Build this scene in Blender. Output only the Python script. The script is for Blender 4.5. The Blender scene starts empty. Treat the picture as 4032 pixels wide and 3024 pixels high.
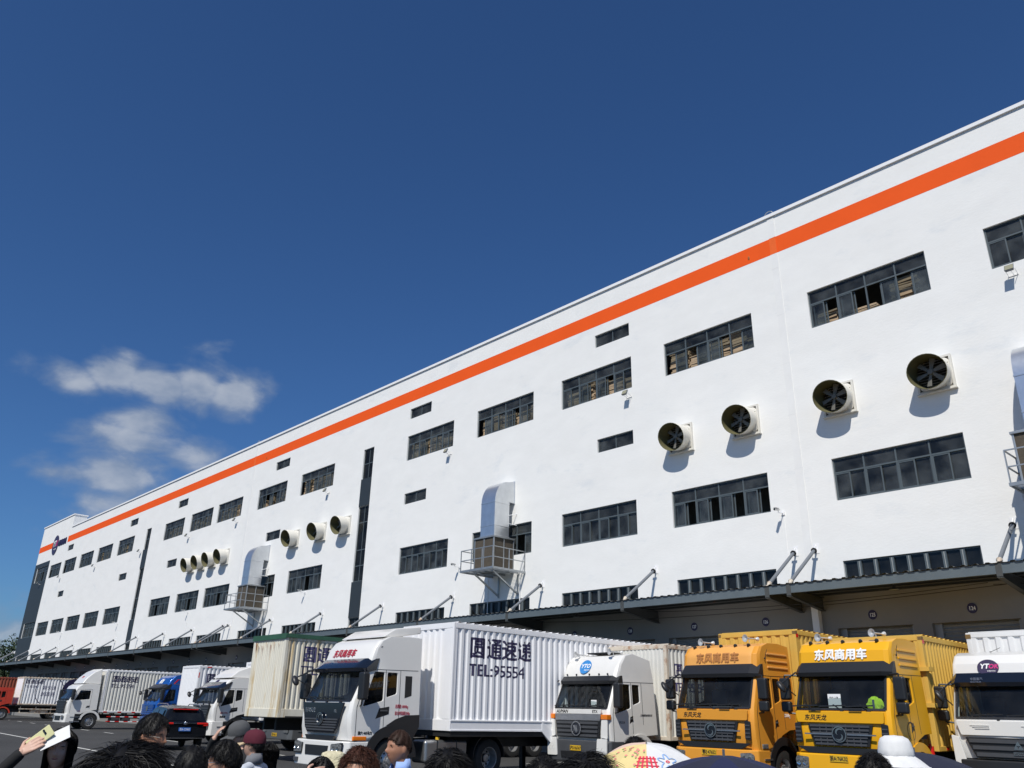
import bpy, bmesh, math, random
import numpy as np
from mathutils import Vector, Matrix, Euler
from mathutils.geometry import tessellate_polygon
random.seed(7)
S = bpy.context.scene
COL = S.collection
rad = math.radians
LENS = 28.38787
RCAM = [[0.685595, 0.260441, 0.679802], [0.727649, -0.273476, -0.629077], [0.022072, 0.925949, -0.377003]]
CLOUDS = [(77.33, 18.7, 2.6, 1.06, 0.9), (75.23, 19.61, 1.88, 1.57, 1.0), (72.45, 19.62, 3.02, 1.11, 0.9), (70.05, 20.02, 1.94, 1.75, 0.85), (67.42, 19.57, 2.0, 1.36, 0.8), (73.15, 17.1, 3.07, 1.2, 0.8), (73.75, 16.18, 3.69, 0.89, 0.7), (77.51, 13.03, 2.46, 0.85, 0.7), (73.18, 13.34, 3.31, 1.38, 0.75), (69.22, 15.35, 2.24, 1.33, 0.45), (74.34, 11.68, 4.15, 1.25, 0.55), (66.42, 21.43, 1.62, 0.63, 0.2), (77.94, 3.53, 6.0, 2.5, 0.45)]
# ------------------------------------------------------------------ camera
cd = bpy.data.cameras.new('camera'); cam = bpy.data.objects.new('camera', cd); COL.objects.link(cam)
cd.sensor_width = 36; cd.lens = LENS; cd.clip_start = 0.1; cd.clip_end = 6000
MC = Matrix(RCAM)
cam.matrix_world = Matrix.Translation((0, 0, 1.75)) @ MC.to_4x4()
S.camera = cam
# ------------------------------------------------------------------ light
SUN = Vector((0.50, -1.0, 1.30)).normalized()          # direction towards the sun
EL = math.asin(SUN.z); AZ = math.atan2(SUN.x, SUN.y)
sl = bpy.data.lights.new('sun', 'SUN'); sl.energy = 4.3; sl.angle = rad(0.53); sl.color = (1.0, 0.955, 0.875)
so = bpy.data.objects.new('sun', sl); COL.objects.link(so)
so.rotation_euler = (-SUN).to_track_quat('-Z', 'Y').to_euler()
w = bpy.data.worlds.new('World'); S.world = w; w.use_nodes = True
wt = w.node_tree; wt.nodes.clear()
def N(t, ty, **k):
    n = t.nodes.new(ty)
    for a, b in k.items(): setattr(n, a, b)
    return n
sky = N(wt, 'ShaderNodeTexSky', sky_type='NISHITA', sun_disc=False, sun_elevation=EL, sun_rotation=AZ, altitude=0, air_density=1.0, dust_density=0.7, ozone_density=3.0)
bg = N(wt, 'ShaderNodeBackground'); bg.inputs[1].default_value = 0.066
wo = N(wt, 'ShaderNodeOutputWorld'); wt.links.new(bg.outputs[0], wo.inputs[0])
def wm(op, a, b=None, c=None):
    n = N(wt, 'ShaderNodeMath', operation=op)
    for i, v in enumerate((a, b, c)):
        if v is None: continue
        if isinstance(v, (int, float)): n.inputs[i].default_value = v
        else: wt.links.new(v, n.inputs[i])
    return n.outputs[0]
def wv(op, a, b=None):
    n = N(wt, 'ShaderNodeVectorMath', operation=op)
    for i, v in enumerate((a, b)):
        if v is None: continue
        if isinstance(v, (tuple, Vector)): n.inputs[i].default_value = v
        else: wt.links.new(v, n.inputs[i])
    return n
tc = N(wt, 'ShaderNodeTexCoord'); nrm = wv('NORMALIZE', tc.outputs['Generated']).outputs[0]
# clouds: banks of noise gathered round a few directions (azimuth from +Y towards -X, elevation; degrees)
def azel(az, el): return Vector((-math.sin(rad(az)) * math.cos(rad(el)), math.cos(rad(az)) * math.cos(rad(el)), math.sin(rad(el))))
nz = N(wt, 'ShaderNodeTexNoise'); nz.inputs['Scale'].default_value = 13; nz.inputs['Detail'].default_value = 8; nz.inputs['Roughness'].default_value = 0.52; nz.inputs['Distortion'].default_value = 0.25
mp = N(wt, 'ShaderNodeMapping'); mp.inputs['Scale'].default_value = (1, 1, 1.9); wt.links.new(nrm, mp.inputs[0]); wt.links.new(mp.outputs[0], nz.inputs['Vector'])
mask = None
for az, el, a, b, g in CLOUDS:
    c = azel(az, el); u = azel(az + 90, 0); v = c.cross(u) * -1
    d = wv('SUBTRACT', nrm, c).outputs[0]
    du = wm('DIVIDE', wv('DOT_PRODUCT', d, u).outputs['Value'], math.sin(rad(a * 1.28)))
    dv = wm('DIVIDE', wv('DOT_PRODUCT', d, v).outputs['Value'], math.sin(rad(b * 1.5)))
    r = wm('SQRT', wm('ADD', wm('MULTIPLY', du, du), wm('MULTIPLY', dv, dv)))
    m = wm('MULTIPLY', wm('SUBTRACT', 1.0, r), g)
    mask = m if mask is None else wm('MAXIMUM', mask, m)
mask = wm('MAXIMUM', mask, -0.6)
dens = wm('ADD', mask, wm('MULTIPLY', wm('SUBTRACT', nz.outputs['Fac'], 0.52), 2.0))
mr = N(wt, 'ShaderNodeMapRange', interpolation_type='SMOOTHSTEP'); wt.links.new(dens, mr.inputs[0])
mr.inputs[1].default_value = -0.02; mr.inputs[2].default_value = 0.72; mr.inputs[4].default_value = 0.82
mx = N(wt, 'ShaderNodeMix', data_type='RGBA'); wt.links.new(mr.outputs[0], mx.inputs[0])
SKYC = N(wt, 'ShaderNodeMix', data_type='RGBA', blend_type='MULTIPLY'); SKYC.inputs[0].default_value = 1; SKYC.inputs[7].default_value = (0.52, 0.87, 1.30, 1)
wt.links.new(sky.outputs[0], SKYC.inputs[6]); wt.links.new(SKYC.outputs[2], mx.inputs[6])
n2 = N(wt, 'ShaderNodeTexNoise'); n2.inputs['Scale'].default_value = 22; n2.inputs['Detail'].default_value = 5; wt.links.new(mp.outputs[0], n2.inputs['Vector'])
m2 = N(wt, 'ShaderNodeMapRange', interpolation_type='SMOOTHSTEP'); wt.links.new(wm('ADD', wm('MULTIPLY', n2.outputs['Fac'], 0.7), wm('MULTIPLY', mr.outputs[0], 0.45)), m2.inputs[0]); m2.inputs[1].default_value = 0.45; m2.inputs[2].default_value = 0.95
cc = N(wt, 'ShaderNodeMix', data_type='RGBA'); wt.links.new(m2.outputs[0], cc.inputs[0]); cc.inputs[6].default_value = (3.4, 4.4, 6.2, 1); cc.inputs[7].default_value = (7.6, 8.2, 9.2, 1)
wt.links.new(cc.outputs[2], mx.inputs[7])
wt.links.new(mx.outputs[2], bg.inputs[0])
S.view_settings.view_transform = 'Standard'; S.view_settings.look = 'None'; S.view_settings.gamma = 1; S.view_settings.exposure = 0.0
# ------------------------------------------------------------------ helpers
def pix(px, py, depth):
    """a point of the place at the given distance along the viewing axis (photo pixel -> world), used to read positions off the photo"""
    f = LENS / 36 * 4032
    v = Vector(((px - 2016) / f, -(py - 1512) / f, -1.0)) * depth
    return MC @ v + Vector((0, 0, 1.75))
class MB:
    def __init__(s): s.v = []; s.f = []; s.m = []; s.cm = 0
    def add(s, vs, fs, m=None):
        o = len(s.v); s.v += [tuple(x) for x in vs]
        for f in fs: s.f.append(tuple(i + o for i in f)); s.m.append(s.cm if m is None else m)
    def box(s, x0, x1, y0, y1, z0, z1, m=None):
        s.add([(x0,y0,z0),(x1,y0,z0),(x1,y1,z0),(x0,y1,z0),(x0,y0,z1),(x1,y0,z1),(x1,y1,z1),(x0,y1,z1)],
              [(0,3,2,1),(4,5,6,7),(0,1,5,4),(1,2,6,5),(2,3,7,6),(3,0,4,7)], m)
    def bar(s, p, q, w, h, up=(0,0,1), m=None):
        p = Vector(p); q = Vector(q); d = (q - p).normalized(); u = Vector(up)
        a = d.cross(u)
        if a.length < 1e-4: a = d.cross(Vector((0,1,0)))
        a.normalize(); b = a.cross(d)
        a = a * w / 2; b = b * h / 2
        vs = [p-a-b, p+a-b, p+a+b, p-a+b, q-a-b, q+a-b, q+a+b, q-a+b]
        s.add(vs, [(0,3,2,1),(4,5,6,7),(0,1,5,4),(1,2,6,5),(2,3,7,6),(3,0,4,7)], m)
    def cyl(s, p, q, r, r2=None, n=12, m=None, caps=True):
        p = Vector(p); q = Vector(q); r2 = r if r2 is None else r2; d = (q - p).normalized()
        a = d.orthogonal().normalized(); b = d.cross(a)
        vs = []
        for c, rr in ((p, r), (q, r2)):
            for i in range(n):
                t = 2 * math.pi * i / n; vs.append(c + a * (rr * math.cos(t)) + b * (rr * math.sin(t)))
        fs = [(i, (i+1) % n, n + (i+1) % n, n + i) for i in range(n)]
        if caps: fs += [tuple(range(n-1, -1, -1)), tuple(range(n, 2*n))]
        s.add(vs, fs, m)
    def tube(s, pts, r, n=6, m=None):
        for i in range(len(pts) - 1):
            s.cyl(pts[i], pts[i+1], r, n=n, m=m)
    def lathe(s, prof, c, ax, n=24, m=None):
        """prof: (radius, along axis)"""
        c = Vector(c); ax = Vector(ax).normalized(); a = ax.orthogonal().normalized(); b = ax.cross(a)
        vs = []
        for r, h in prof:
            for i in range(n):
                t = 2 * math.pi * i / n; vs.append(c + ax * h + (a * math.cos(t) + b * math.sin(t)) * r)
        fs = []
        for k in range(len(prof) - 1):
            for i in range(n):
                j = (i + 1) % n; fs.append((k*n+i, k*n+j, (k+1)*n+j, (k+1)*n+i))
        s.add(vs, fs, m)
    def prism(s, poly, a, b, m=None):
        """poly: list of (u, v); a, b: functions (u, v) -> 3D for the two ends"""
        n = len(poly); vs = [a(*p) for p in poly] + [b(*p) for p in poly]
        fs = [(i, (i+1) % n, n + (i+1) % n, n + i) for i in range(n)] + [tuple(range(n-1, -1, -1)), tuple(range(n, 2*n))]
        s.add(vs, fs, m)
    def ell(s, c, r, nu=14, nv=10, m=None, rot=None):
        vs = []; c = Vector(c)
        for j in range(nv + 1):
            ph = math.pi * j / nv
            for i in range(nu):
                t = 2 * math.pi * i / nu
                p = Vector((r[0]*math.sin(ph)*math.cos(t), r[1]*math.sin(ph)*math.sin(t), r[2]*math.cos(ph)))
                if rot: p = rot @ p
                vs.append(c + p)
        fs = [(j*nu+i, (j+1)*nu+i, (j+1)*nu+(i+1) % nu, j*nu+(i+1) % nu) for j in range(nv) for i in range(nu)]
        s.add(vs, fs, m)
    def mesh(s, name, mats, smooth=35, weld=True):
        me = bpy.data.meshes.new(name); me.from_pydata(s.v, [], s.f)
        for mt in (mats if isinstance(mats, (list, tuple)) else [mats]): me.materials.append(mt)
        me.polygons.foreach_set('material_index', s.m)
        bm = bmesh.new(); bm.from_mesh(me)
        if weld: bmesh.ops.remove_doubles(bm, verts=bm.verts, dist=1e-5)
        bmesh.ops.recalc_face_normals(bm, faces=bm.faces)
        bm.to_mesh(me); bm.free()
        if smooth:
            me.polygons.foreach_set('use_smooth', [True] * len(me.polygons)); me.set_sharp_from_angle(angle=rad(smooth))
        return me
    def build(s, name, mats, parent=None, smooth=35, bevel=0, seg=2, weld=True):
        return link(name, s.mesh(name, mats, smooth, weld), parent, bevel, seg)
def link(name, me, parent=None, bevel=0, seg=2):
    o = bpy.data.objects.new(name, me); COL.objects.link(o)
    if parent: o.parent = parent
    if bevel:
        b = o.modifiers.new('bevel', 'BEVEL'); b.width = bevel; b.segments = seg; b.limit_method = 'ANGLE'; b.angle_limit = rad(28)
        wn = o.modifiers.new('wn', 'WEIGHTED_NORMAL'); wn.keep_sharp = False
    return o
def tag(o, label=None, cat=None, group=None, kind=None):
    for k, v in (('label', label), ('category', cat), ('group', group), ('kind', kind)):
        if v: o[k] = v
    return o
def thing(name, label, cat, loc=(0,0,0), rz=0, group=None):
    o = bpy.data.objects.new(name, None); COL.objects.link(o); o.empty_display_size = 0.2
    o.location = loc; o.rotation_euler = (0, 0, rz)
    return tag(o, label, cat, group)
def copy_tree(o, parent=None):
    c = o.copy(); COL.objects.link(c)
    if parent: c.parent = parent
    for ch in o.children: copy_tree(ch, c)
    return c
# ------------------------------------------------------------------ materials
def mat(name, col, rough=0.5, metal=0.0, var=0.0, vscale=3.0, bump=0.0, bscale=40.0, coat=0.0, dirt=None, dscale=2.0, damt=0.5, stretch=(1,1,1), spec=0.5):
    m = bpy.data.materials.new(name); m.use_nodes = True; t = m.node_tree; p = t.nodes['Principled BSDF']
    p.inputs['Base Color'].default_value = (*col, 1); p.inputs['Roughness'].default_value = rough; p.inputs['Metallic'].default_value = metal
    p.inputs['Coat Weight'].default_value = coat; p.inputs['Coat Roughness'].default_value = 0.08; p.inputs['Specular IOR Level'].default_value = spec
    tc = N(t, 'ShaderNodeTexCoord'); mpn = N(t, 'ShaderNodeMapping'); mpn.inputs['Scale'].default_value = stretch
    t.links.new(tc.outputs['Object'], mpn.inputs[0])
    out = None
    if var:
        n = N(t, 'ShaderNodeTexNoise'); n.inputs['Scale'].default_value = vscale; n.inputs['Detail'].default_value = 6; n.inputs['Roughness'].default_value = 0.65
        t.links.new(mpn.outputs[0], n.inputs['Vector'])
        r = N(t, 'ShaderNodeMapRange'); t.links.new(n.outputs['Fac'], r.inputs[0]); r.inputs[1].default_value = 0.25; r.inputs[2].default_value = 0.75
        r.inputs[3].default_value = 1 - var; r.inputs[4].default_value = 1 + var * 0.6
        x = N(t, 'ShaderNodeMix', data_type='RGBA', blend_type='MULTIPLY'); x.inputs[0].default_value = 1; x.inputs[6].default_value = (*col, 1)
        t.links.new(r.outputs[0], x.inputs[7]); out = x.outputs[2]
    if dirt:
        n = N(t, 'ShaderNodeTexNoise'); n.inputs['Scale'].default_value = dscale; n.inputs['Detail'].default_value = 9; n.inputs['Roughness'].default_value = 0.7
        t.links.new(mpn.outputs[0], n.inputs['Vector'])
        r = N(t, 'ShaderNodeMapRange', interpolation_type='SMOOTHSTEP'); t.links.new(n.outputs['Fac'], r.inputs[0]); r.inputs[1].default_value = 1 - damt; r.inputs[2].default_value = min(1.0, 1 - damt + 0.18); r.inputs[4].default_value = 0.85
        x = N(t, 'ShaderNodeMix', data_type='RGBA'); t.links.new(r.outputs[0], x.inputs[0]); x.inputs[7].default_value = (*dirt, 1)
        if out: t.links.new(out, x.inputs[6])
        else: x.inputs[6].default_value = (*col, 1)
        out = x.outputs[2]
    if out: t.links.new(out, p.inputs['Base Color'])
    if bump:
        n = N(t, 'ShaderNodeTexNoise'); n.inputs['Scale'].default_value = bscale; n.inputs['Detail'].default_value = 5
        t.links.new(mpn.outputs[0], n.inputs['Vector'])
        b = N(t, 'ShaderNodeBump'); b.inputs['Strength'].default_value = bump; b.inputs['Distance'].default_value = 0.02
        t.links.new(n.outputs['Fac'], b.inputs['Height']); t.links.new(b.outputs[0], p.inputs['Normal'])
    return m
def glass(name, tint=(0.5,0.55,0.55), dust=0.04, ior=1.5, dustcol=(0.45,0.47,0.47), kmax=0.9):
    m = bpy.data.materials.new(name); m.use_nodes = True; t = m.node_tree; t.nodes.clear()
    o = N(t, 'ShaderNodeOutputMaterial'); tr = N(t, 'ShaderNodeBsdfTransparent'); tr.inputs[0].default_value = (*tint, 1)
    gl = N(t, 'ShaderNodeBsdfGlossy'); gl.inputs['Roughness'].default_value = 0.02; gl.inputs[0].default_value = (0.95,0.97,1,1)
    lw = N(t, 'ShaderNodeLayerWeight'); lw.inputs[0].default_value = 0.5; pw = N(t, 'ShaderNodeMath', operation='POWER'); t.links.new(lw.outputs['Facing'], pw.inputs[0]); pw.inputs[1].default_value = 4.5
    fr = N(t, 'ShaderNodeMath', operation='MULTIPLY_ADD'); t.links.new(pw.outputs[0], fr.inputs[0]); fr.inputs[1].default_value = kmax; fr.inputs[2].default_value = ((ior - 1) / (ior + 1)) ** 2
    ms = N(t, 'ShaderNodeMixShader'); t.links.new(fr.outputs[0], ms.inputs[0]); t.links.new(tr.outputs[0], ms.inputs[1]); t.links.new(gl.outputs[0], ms.inputs[2])
    df = N(t, 'ShaderNodeBsdfDiffuse'); df.inputs[0].default_value = (*dustcol, 1)
    m2 = N(t, 'ShaderNodeMixShader'); t.links.new(ms.outputs[0], m2.inputs[1]); t.links.new(df.outputs[0], m2.inputs[2])
    tc = N(t, 'ShaderNodeTexCoord'); n = N(t, 'ShaderNodeTexNoise'); n.inputs['Scale'].default_value = 1.3; n.inputs['Detail'].default_value = 6
    t.links.new(tc.outputs['Object'], n.inputs['Vector'])
    r = N(t, 'ShaderNodeMapRange'); t.links.new(n.outputs['Fac'], r.inputs[0]); r.inputs[1].default_value = 0.35; r.inputs[2].default_value = 0.75; r.inputs[4].default_value = dust * 2; r.inputs[3].default_value = dust * 0.25
    t.links.new(r.outputs[0], m2.inputs[0]); t.links.new(m2.outputs[0], o.inputs[0])
    return m
M = {}
M['wall_low'] = mat('canopy_shade_wall', (0.25,0.243,0.23), 0.85, var=0.12, vscale=0.4, spec=0.2)  # lower wall: shade under the canopy is put into this grey colour
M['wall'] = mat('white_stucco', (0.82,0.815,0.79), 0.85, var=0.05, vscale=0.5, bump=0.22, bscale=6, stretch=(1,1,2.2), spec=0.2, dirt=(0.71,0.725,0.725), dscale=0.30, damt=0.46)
M['wall_trim'] = mat('white_trim', (0.82,0.82,0.82), 0.8, var=0.03, vscale=1, spec=0.2)
M['joint'] = mat('joint_cover', (0.80,0.795,0.775), 0.7, var=0.05, vscale=1.5, spec=0.2)
M['orange_j'] = mat('orange_joint_paint', (0.84,0.14,0.03), 0.75, var=0.1, vscale=2, spec=0.15)
M['orange'] = mat('orange_paint', (0.86,0.105,0.014), 0.75, var=0.06, vscale=0.5, bump=0.2, bscale=6, spec=0.15)
M['greypanel'] = mat('dark_grey_panel', (0.028,0.036,0.042), 0.55, var=0.1, vscale=1)
M['frame'] = mat('grey_aluminium_frame', (0.085,0.105,0.115), 0.45, var=0.1, vscale=4)
M['frame_light'] = mat('pale_aluminium', (0.32,0.34,0.34), 0.5, var=0.15, vscale=3)
M['glass_b'] = glass('building_glass', (0.55,0.60,0.60), 0.11, 1.4, (0.30,0.33,0.34), 0.22)
M['glass_d'] = glass('dusty_strip_glass', (0.25,0.28,0.28), 0.10, 1.4, (0.12,0.13,0.135), 0.12)
M['glass_c'] = glass('cab_glass', (0.66,0.72,0.72), 0.02, 1.4)
M['glass_s'] = glass('cab_side_glass', (0.17,0.18,0.19), 0.02, 1.45)
M['glass_dark'] = glass('privacy_glass', (0.06,0.07,0.08), 0.02, 1.5)
M['louvre'] = mat('brown_dusty_louvre', (0.07,0.06,0.045), 0.8, var=0.3)
M['dark'] = mat('dark_interior', (0.02,0.02,0.022), 0.9)
M['slab'] = mat('raw_concrete', (0.18,0.18,0.175), 0.9, var=0.2)
M['black'] = mat('black_plastic', (0.017,0.018,0.02), 0.42, var=0.1, vscale=6)
M['greyplas'] = mat('grey_plastic', (0.06,0.063,0.07), 0.5, var=0.1, vscale=6)
M['car_black'] = mat('black_car_paint', (0.006,0.007,0.010), 0.22, coat=0.15, spec=0.35)
M['gloss_black'] = mat('gloss_black', (0.008,0.011,0.018), 0.12, coat=0.6)
M['rubber'] = mat('tyre_rubber', (0.022,0.022,0.022), 0.85, var=0.3, vscale=8, bump=0.3, bscale=60)
M['steel'] = mat('steel', (0.42,0.43,0.44), 0.38, 0.9, var=0.15, vscale=5)
M['rim'] = mat('wheel_rim', (0.45,0.45,0.45), 0.4, 0.75, var=0.25, vscale=6)
M['chrome'] = mat('chrome', (0.72,0.73,0.75), 0.12, 1.0)
M['galv'] = mat('galvanised_sheet', (0.66,0.68,0.70), 0.32, 0.85, var=0.12, vscale=2.5, bump=0.25, bscale=3)
M['galv_m'] = mat('galvanised_steel', (0.40,0.42,0.43), 0.45, 0.7, var=0.15, vscale=4)
M['pad'] = mat('cooling_pad', (0.085,0.070,0.052), 0.9, var=0.3, vscale=5, bump=0.6, bscale=50)
M['frp'] = mat('cream_fibreglass', (0.66,0.64,0.58), 0.55, var=0.08, vscale=3, dirt=(0.45,0.42,0.34), dscale=3, damt=0.35)
M['frp_in'] = mat('stained_fibreglass', (0.13,0.12,0.055), 0.7, var=0.3, vscale=3)
M['fan'] = mat('fan_blade', (0.20,0.19,0.165), 0.6, var=0.2)
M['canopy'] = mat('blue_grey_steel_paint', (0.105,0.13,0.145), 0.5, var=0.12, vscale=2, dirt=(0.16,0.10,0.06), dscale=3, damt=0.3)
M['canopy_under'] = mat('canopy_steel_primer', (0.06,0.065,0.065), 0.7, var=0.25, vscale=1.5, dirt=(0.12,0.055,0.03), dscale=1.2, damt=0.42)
M['sheet'] = mat('roof_sheet', (0.10,0.11,0.115), 0.55, var=0.15, dirt=(0.10,0.05,0.03), dscale=3, damt=0.4)
M['rod'] = mat('grey_tie_rod', (0.155,0.17,0.19), 0.5, var=0.12, vscale=3)
M['shutter'] = mat('roller_shutter', (0.30,0.31,0.31), 0.5, 0.2, var=0.15)
M['carton'] = mat('cardboard', (0.46,0.34,0.22), 0.85, var=0.4, vscale=1.3, stretch=(0.6,0.6,5))
M['sign'] = mat('sign_purple', (0.03,0.022,0.07), 0.5)
M['signwhite'] = mat('sign_white', (0.8,0.8,0.82), 0.6)
M['asphalt'] = mat('asphalt', (0.058,0.058,0.058), 0.9, var=0.28, vscale=0.12, bump=0.6, bscale=70, dirt=(0.042,0.042,0.043), dscale=0.05, damt=0.45, spec=0.25)
M['line'] = mat('road_paint', (0.62,0.62,0.58), 0.8, var=0.2, vscale=2, dirt=(0.25,0.25,0.24), dscale=3, damt=0.35)
M['navy'] = mat('navy_lettering', (0.016,0.012,0.055), 0.6)
M['navy_soft'] = mat('faded_navy_lettering', (0.05,0.045,0.12), 0.7)
M['red_t'] = mat('red_lettering', (0.42,0.012,0.03), 0.6)
M['white_t'] = mat('white_lettering', (0.85,0.85,0.84), 0.6)
M['ghost'] = mat('faded_lettering', (0.42,0.17,0.045), 0.7)
M['plate'] = mat('number_plate_yellow', (0.62,0.38,0.02), 0.5)
M['plate_b'] = mat('number_plate_blue', (0.03,0.13,0.45), 0.45)
M['blk_t'] = mat('black_lettering', (0.012,0.012,0.012), 0.6)
M['logo_blue'] = mat('logo_blue', (0.03,0.22,0.55), 0.5)
M['logo_purple'] = mat('logo_purple', (0.035,0.025,0.07), 0.45)
M['logo_pink'] = mat('logo_pink', (0.62,0.03,0.20), 0.5)
M['lamp_clear'] = mat('clear_lens', (0.34,0.36,0.37), 0.08, 0.55, var=0.9, vscale=22)
M['horn'] = mat('pale_horn_metal', (0.55,0.55,0.54), 0.45, 0.3)
M['casting'] = mat('stained_casting', (0.20,0.12,0.04), 0.8, var=0.4, vscale=8)
M['lamp_amber'] = mat('amber_lens', (0.75,0.19,0.01), 0.2)
M['lamp_red'] = mat('red_lens', (0.62,0.015,0.01), 0.2)
M['seat'] = mat('seat_fabric', (0.05,0.05,0.055), 0.9)
M['dash'] = mat('dashboard', (0.035,0.036,0.04), 0.7)
M['chassis'] = mat('chassis_black', (0.014,0.014,0.015), 0.6, var=0.3, vscale=5)
M['white_cab'] = mat('white_truck_paint', (0.74,0.73,0.70), 0.28, coat=0.4, var=0.04, vscale=1.2)
M['white_cab2'] = mat('white_worn_paint', (0.70,0.69,0.66), 0.4, coat=0.2, var=0.06, vscale=1.4)
M['yel_old'] = mat('orange_yellow_truck_paint', (0.70,0.30,0.035), 0.42, coat=0.1, spec=0.3, var=0.05, vscale=1.2)
M['yel_fade'] = mat('faded_orange_roof_paint', (0.76,0.36,0.085), 0.6, var=0.05, vscale=1.2)
M['yel_new'] = mat('bright_yellow_truck_paint', (0.78,0.39,0.012), 0.36, coat=0.12, spec=0.35, var=0.03, vscale=1.2)
M['blue_cab'] = mat('metallic_blue_paint', (0.012,0.10,0.40), 0.22, 0.35, coat=0.6)
M['red_cab'] = mat('red_truck_paint', (0.50,0.045,0.022), 0.45, coat=0.2, var=0.1)
M['grey_cab'] = mat('dark_grey_truck_paint', (0.09,0.095,0.10), 0.4, coat=0.2, var=0.1)
M['box_white'] = mat('clean_white_box_paint', (0.80,0.80,0.81), 0.42, var=0.04, vscale=1.3, dirt=(0.66,0.64,0.60), dscale=1.0, damt=0.40, stretch=(3,3,0.5))
M['box_worn'] = mat('weathered_white_box_paint', (0.66,0.65,0.60), 0.55, var=0.10, vscale=1.2, dirt=(0.42,0.36,0.24), dscale=1.1, damt=0.38, stretch=(3,3,0.5))
M['box_cream'] = mat('stained_cream_box_paint', (0.70,0.67,0.57), 0.6, var=0.14, vscale=1.0, dirt=(0.48,0.34,0.14), dscale=0.9, damt=0.50, stretch=(3,3,0.35))
M['box_yel'] = mat('yellow_box_paint', (0.64,0.40,0.075), 0.55, var=0.10, vscale=1.0, dirt=(0.33,0.17,0.04), dscale=1.6, damt=0.34, stretch=(2.5,2.5,0.5))
M['box_dirtyw'] = mat('rusty_spotted_white_paint', (0.68,0.68,0.67), 0.55, var=0.08, vscale=1.5, dirt=(0.36,0.20,0.12), dscale=5, damt=0.28)
M['box_red'] = mat('oxide_red_container_paint', (0.28,0.065,0.035), 0.6, var=0.15, vscale=1.2)
M['rusty'] = mat('rusty_edge', (0.62,0.55,0.45), 0.7, var=0.1, dirt=(0.30,0.12,0.04), dscale=2.6, damt=0.52)
M['rust'] = mat('rust', (0.36,0.12,0.03), 0.8, var=0.3, vscale=6)
M['tarp'] = mat('green_tarpaulin', (0.03,0.10,0.06), 0.7, var=0.2, bump=0.5, bscale=5)
M['hair'] = mat('black_hair', (0.007,0.0065,0.0065), 0.55, var=0.4, vscale=30, spec=0.22)
M['hair_b'] = mat('dark_brown_hair', (0.035,0.018,0.012), 0.6, var=0.4, vscale=30, spec=0.2)
M['hair_r'] = mat('reddish_brown_hair', (0.055,0.022,0.014), 0.6, var=0.4, vscale=30, spec=0.2)
M['skin'] = mat('skin', (0.46,0.245,0.16), 0.5, var=0.08, vscale=12)
M['skin_t'] = mat('tanned_skin', (0.36,0.175,0.105), 0.5, var=0.08, vscale=12)
M['skin_l'] = mat('light_skin', (0.56,0.34,0.25), 0.5, var=0.05, vscale=12)
M['lip'] = mat('lips', (0.30,0.10,0.085), 0.5)
def cloth(n, c): return mat(n, c, 0.9, var=0.12, vscale=6, bump=0.25, bscale=14)
M['c_black'] = cloth('black_cloth', (0.012,0.012,0.013)); M['c_grey'] = cloth('grey_cloth', (0.16,0.165,0.18)); M['c_lightgrey'] = cloth('pale_grey_cloth', (0.52,0.55,0.60))
M['c_blue'] = cloth('light_blue_cotton', (0.30,0.43,0.74)); M['c_navy'] = cloth('navy_cloth', (0.015,0.018,0.04)); M['c_white'] = cloth('white_cloth', (0.70,0.70,0.69))
M['c_maroon'] = cloth('maroon_cloth', (0.085,0.008,0.02)); M['c_tan'] = cloth('tan_cloth', (0.55,0.42,0.26)); M['c_cap'] = cloth('charcoal_denim', (0.085,0.087,0.09)); M['c_trous'] = cloth('dark_trousers', (0.02,0.022,0.03))
M['straw'] = mat('woven_straw', (0.66,0.60,0.40), 0.85, var=0.2, vscale=20, bump=0.8, bscale=30)
M['leaf'] = mat('dark_foliage', (0.025,0.05,0.014), 0.7, var=0.6, vscale=2.0)
M['bark'] = mat('bark', (0.06,0.045,0.03), 0.9)
# ------------------------------------------------------------------ lettering
def text_me(name, body, size, m, bold=0.0, shear=0.0, align='LEFT', depth=0.0, space=1.0, xs=1.0):
    c = bpy.data.curves.new(name, 'FONT'); c.body = body; c.size = size; c.shear = shear; c.align_x = align; c.extrude = depth
    c.space_character = space; c.resolution_u = 2
    o = bpy.data.objects.new(name, c); COL.objects.link(o)
    dg = bpy.context.evaluated_depsgraph_get(); me = bpy.data.meshes.new_from_object(o.evaluated_get(dg))
    bpy.data.objects.remove(o); bpy.data.curves.remove(c)
    me.materials.clear(); me.materials.append(m); me.name = name
    if xs != 1: me.transform(Matrix.Diagonal((xs, 1, 1, 1)))
    if bold > 0:
        bm = bmesh.new()
        for k, (a, b) in enumerate(((-1,0),(1,0),(0,1),(0,-1))):
            m2 = me.copy(); m2.transform(Matrix.Translation((a*bold, b*bold, 0.0004*k))); bm.from_mesh(m2); bpy.data.meshes.remove(m2)
        bm.to_mesh(me); bm.free()
    return me
def tilt_pt(c, u, dx, du, lift):
    u = Vector(u).normalized(); n = Vector((1,0,0)).cross(u); return Vector(c) + Vector((dx,0,0)) + u*du + n*lift
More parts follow.
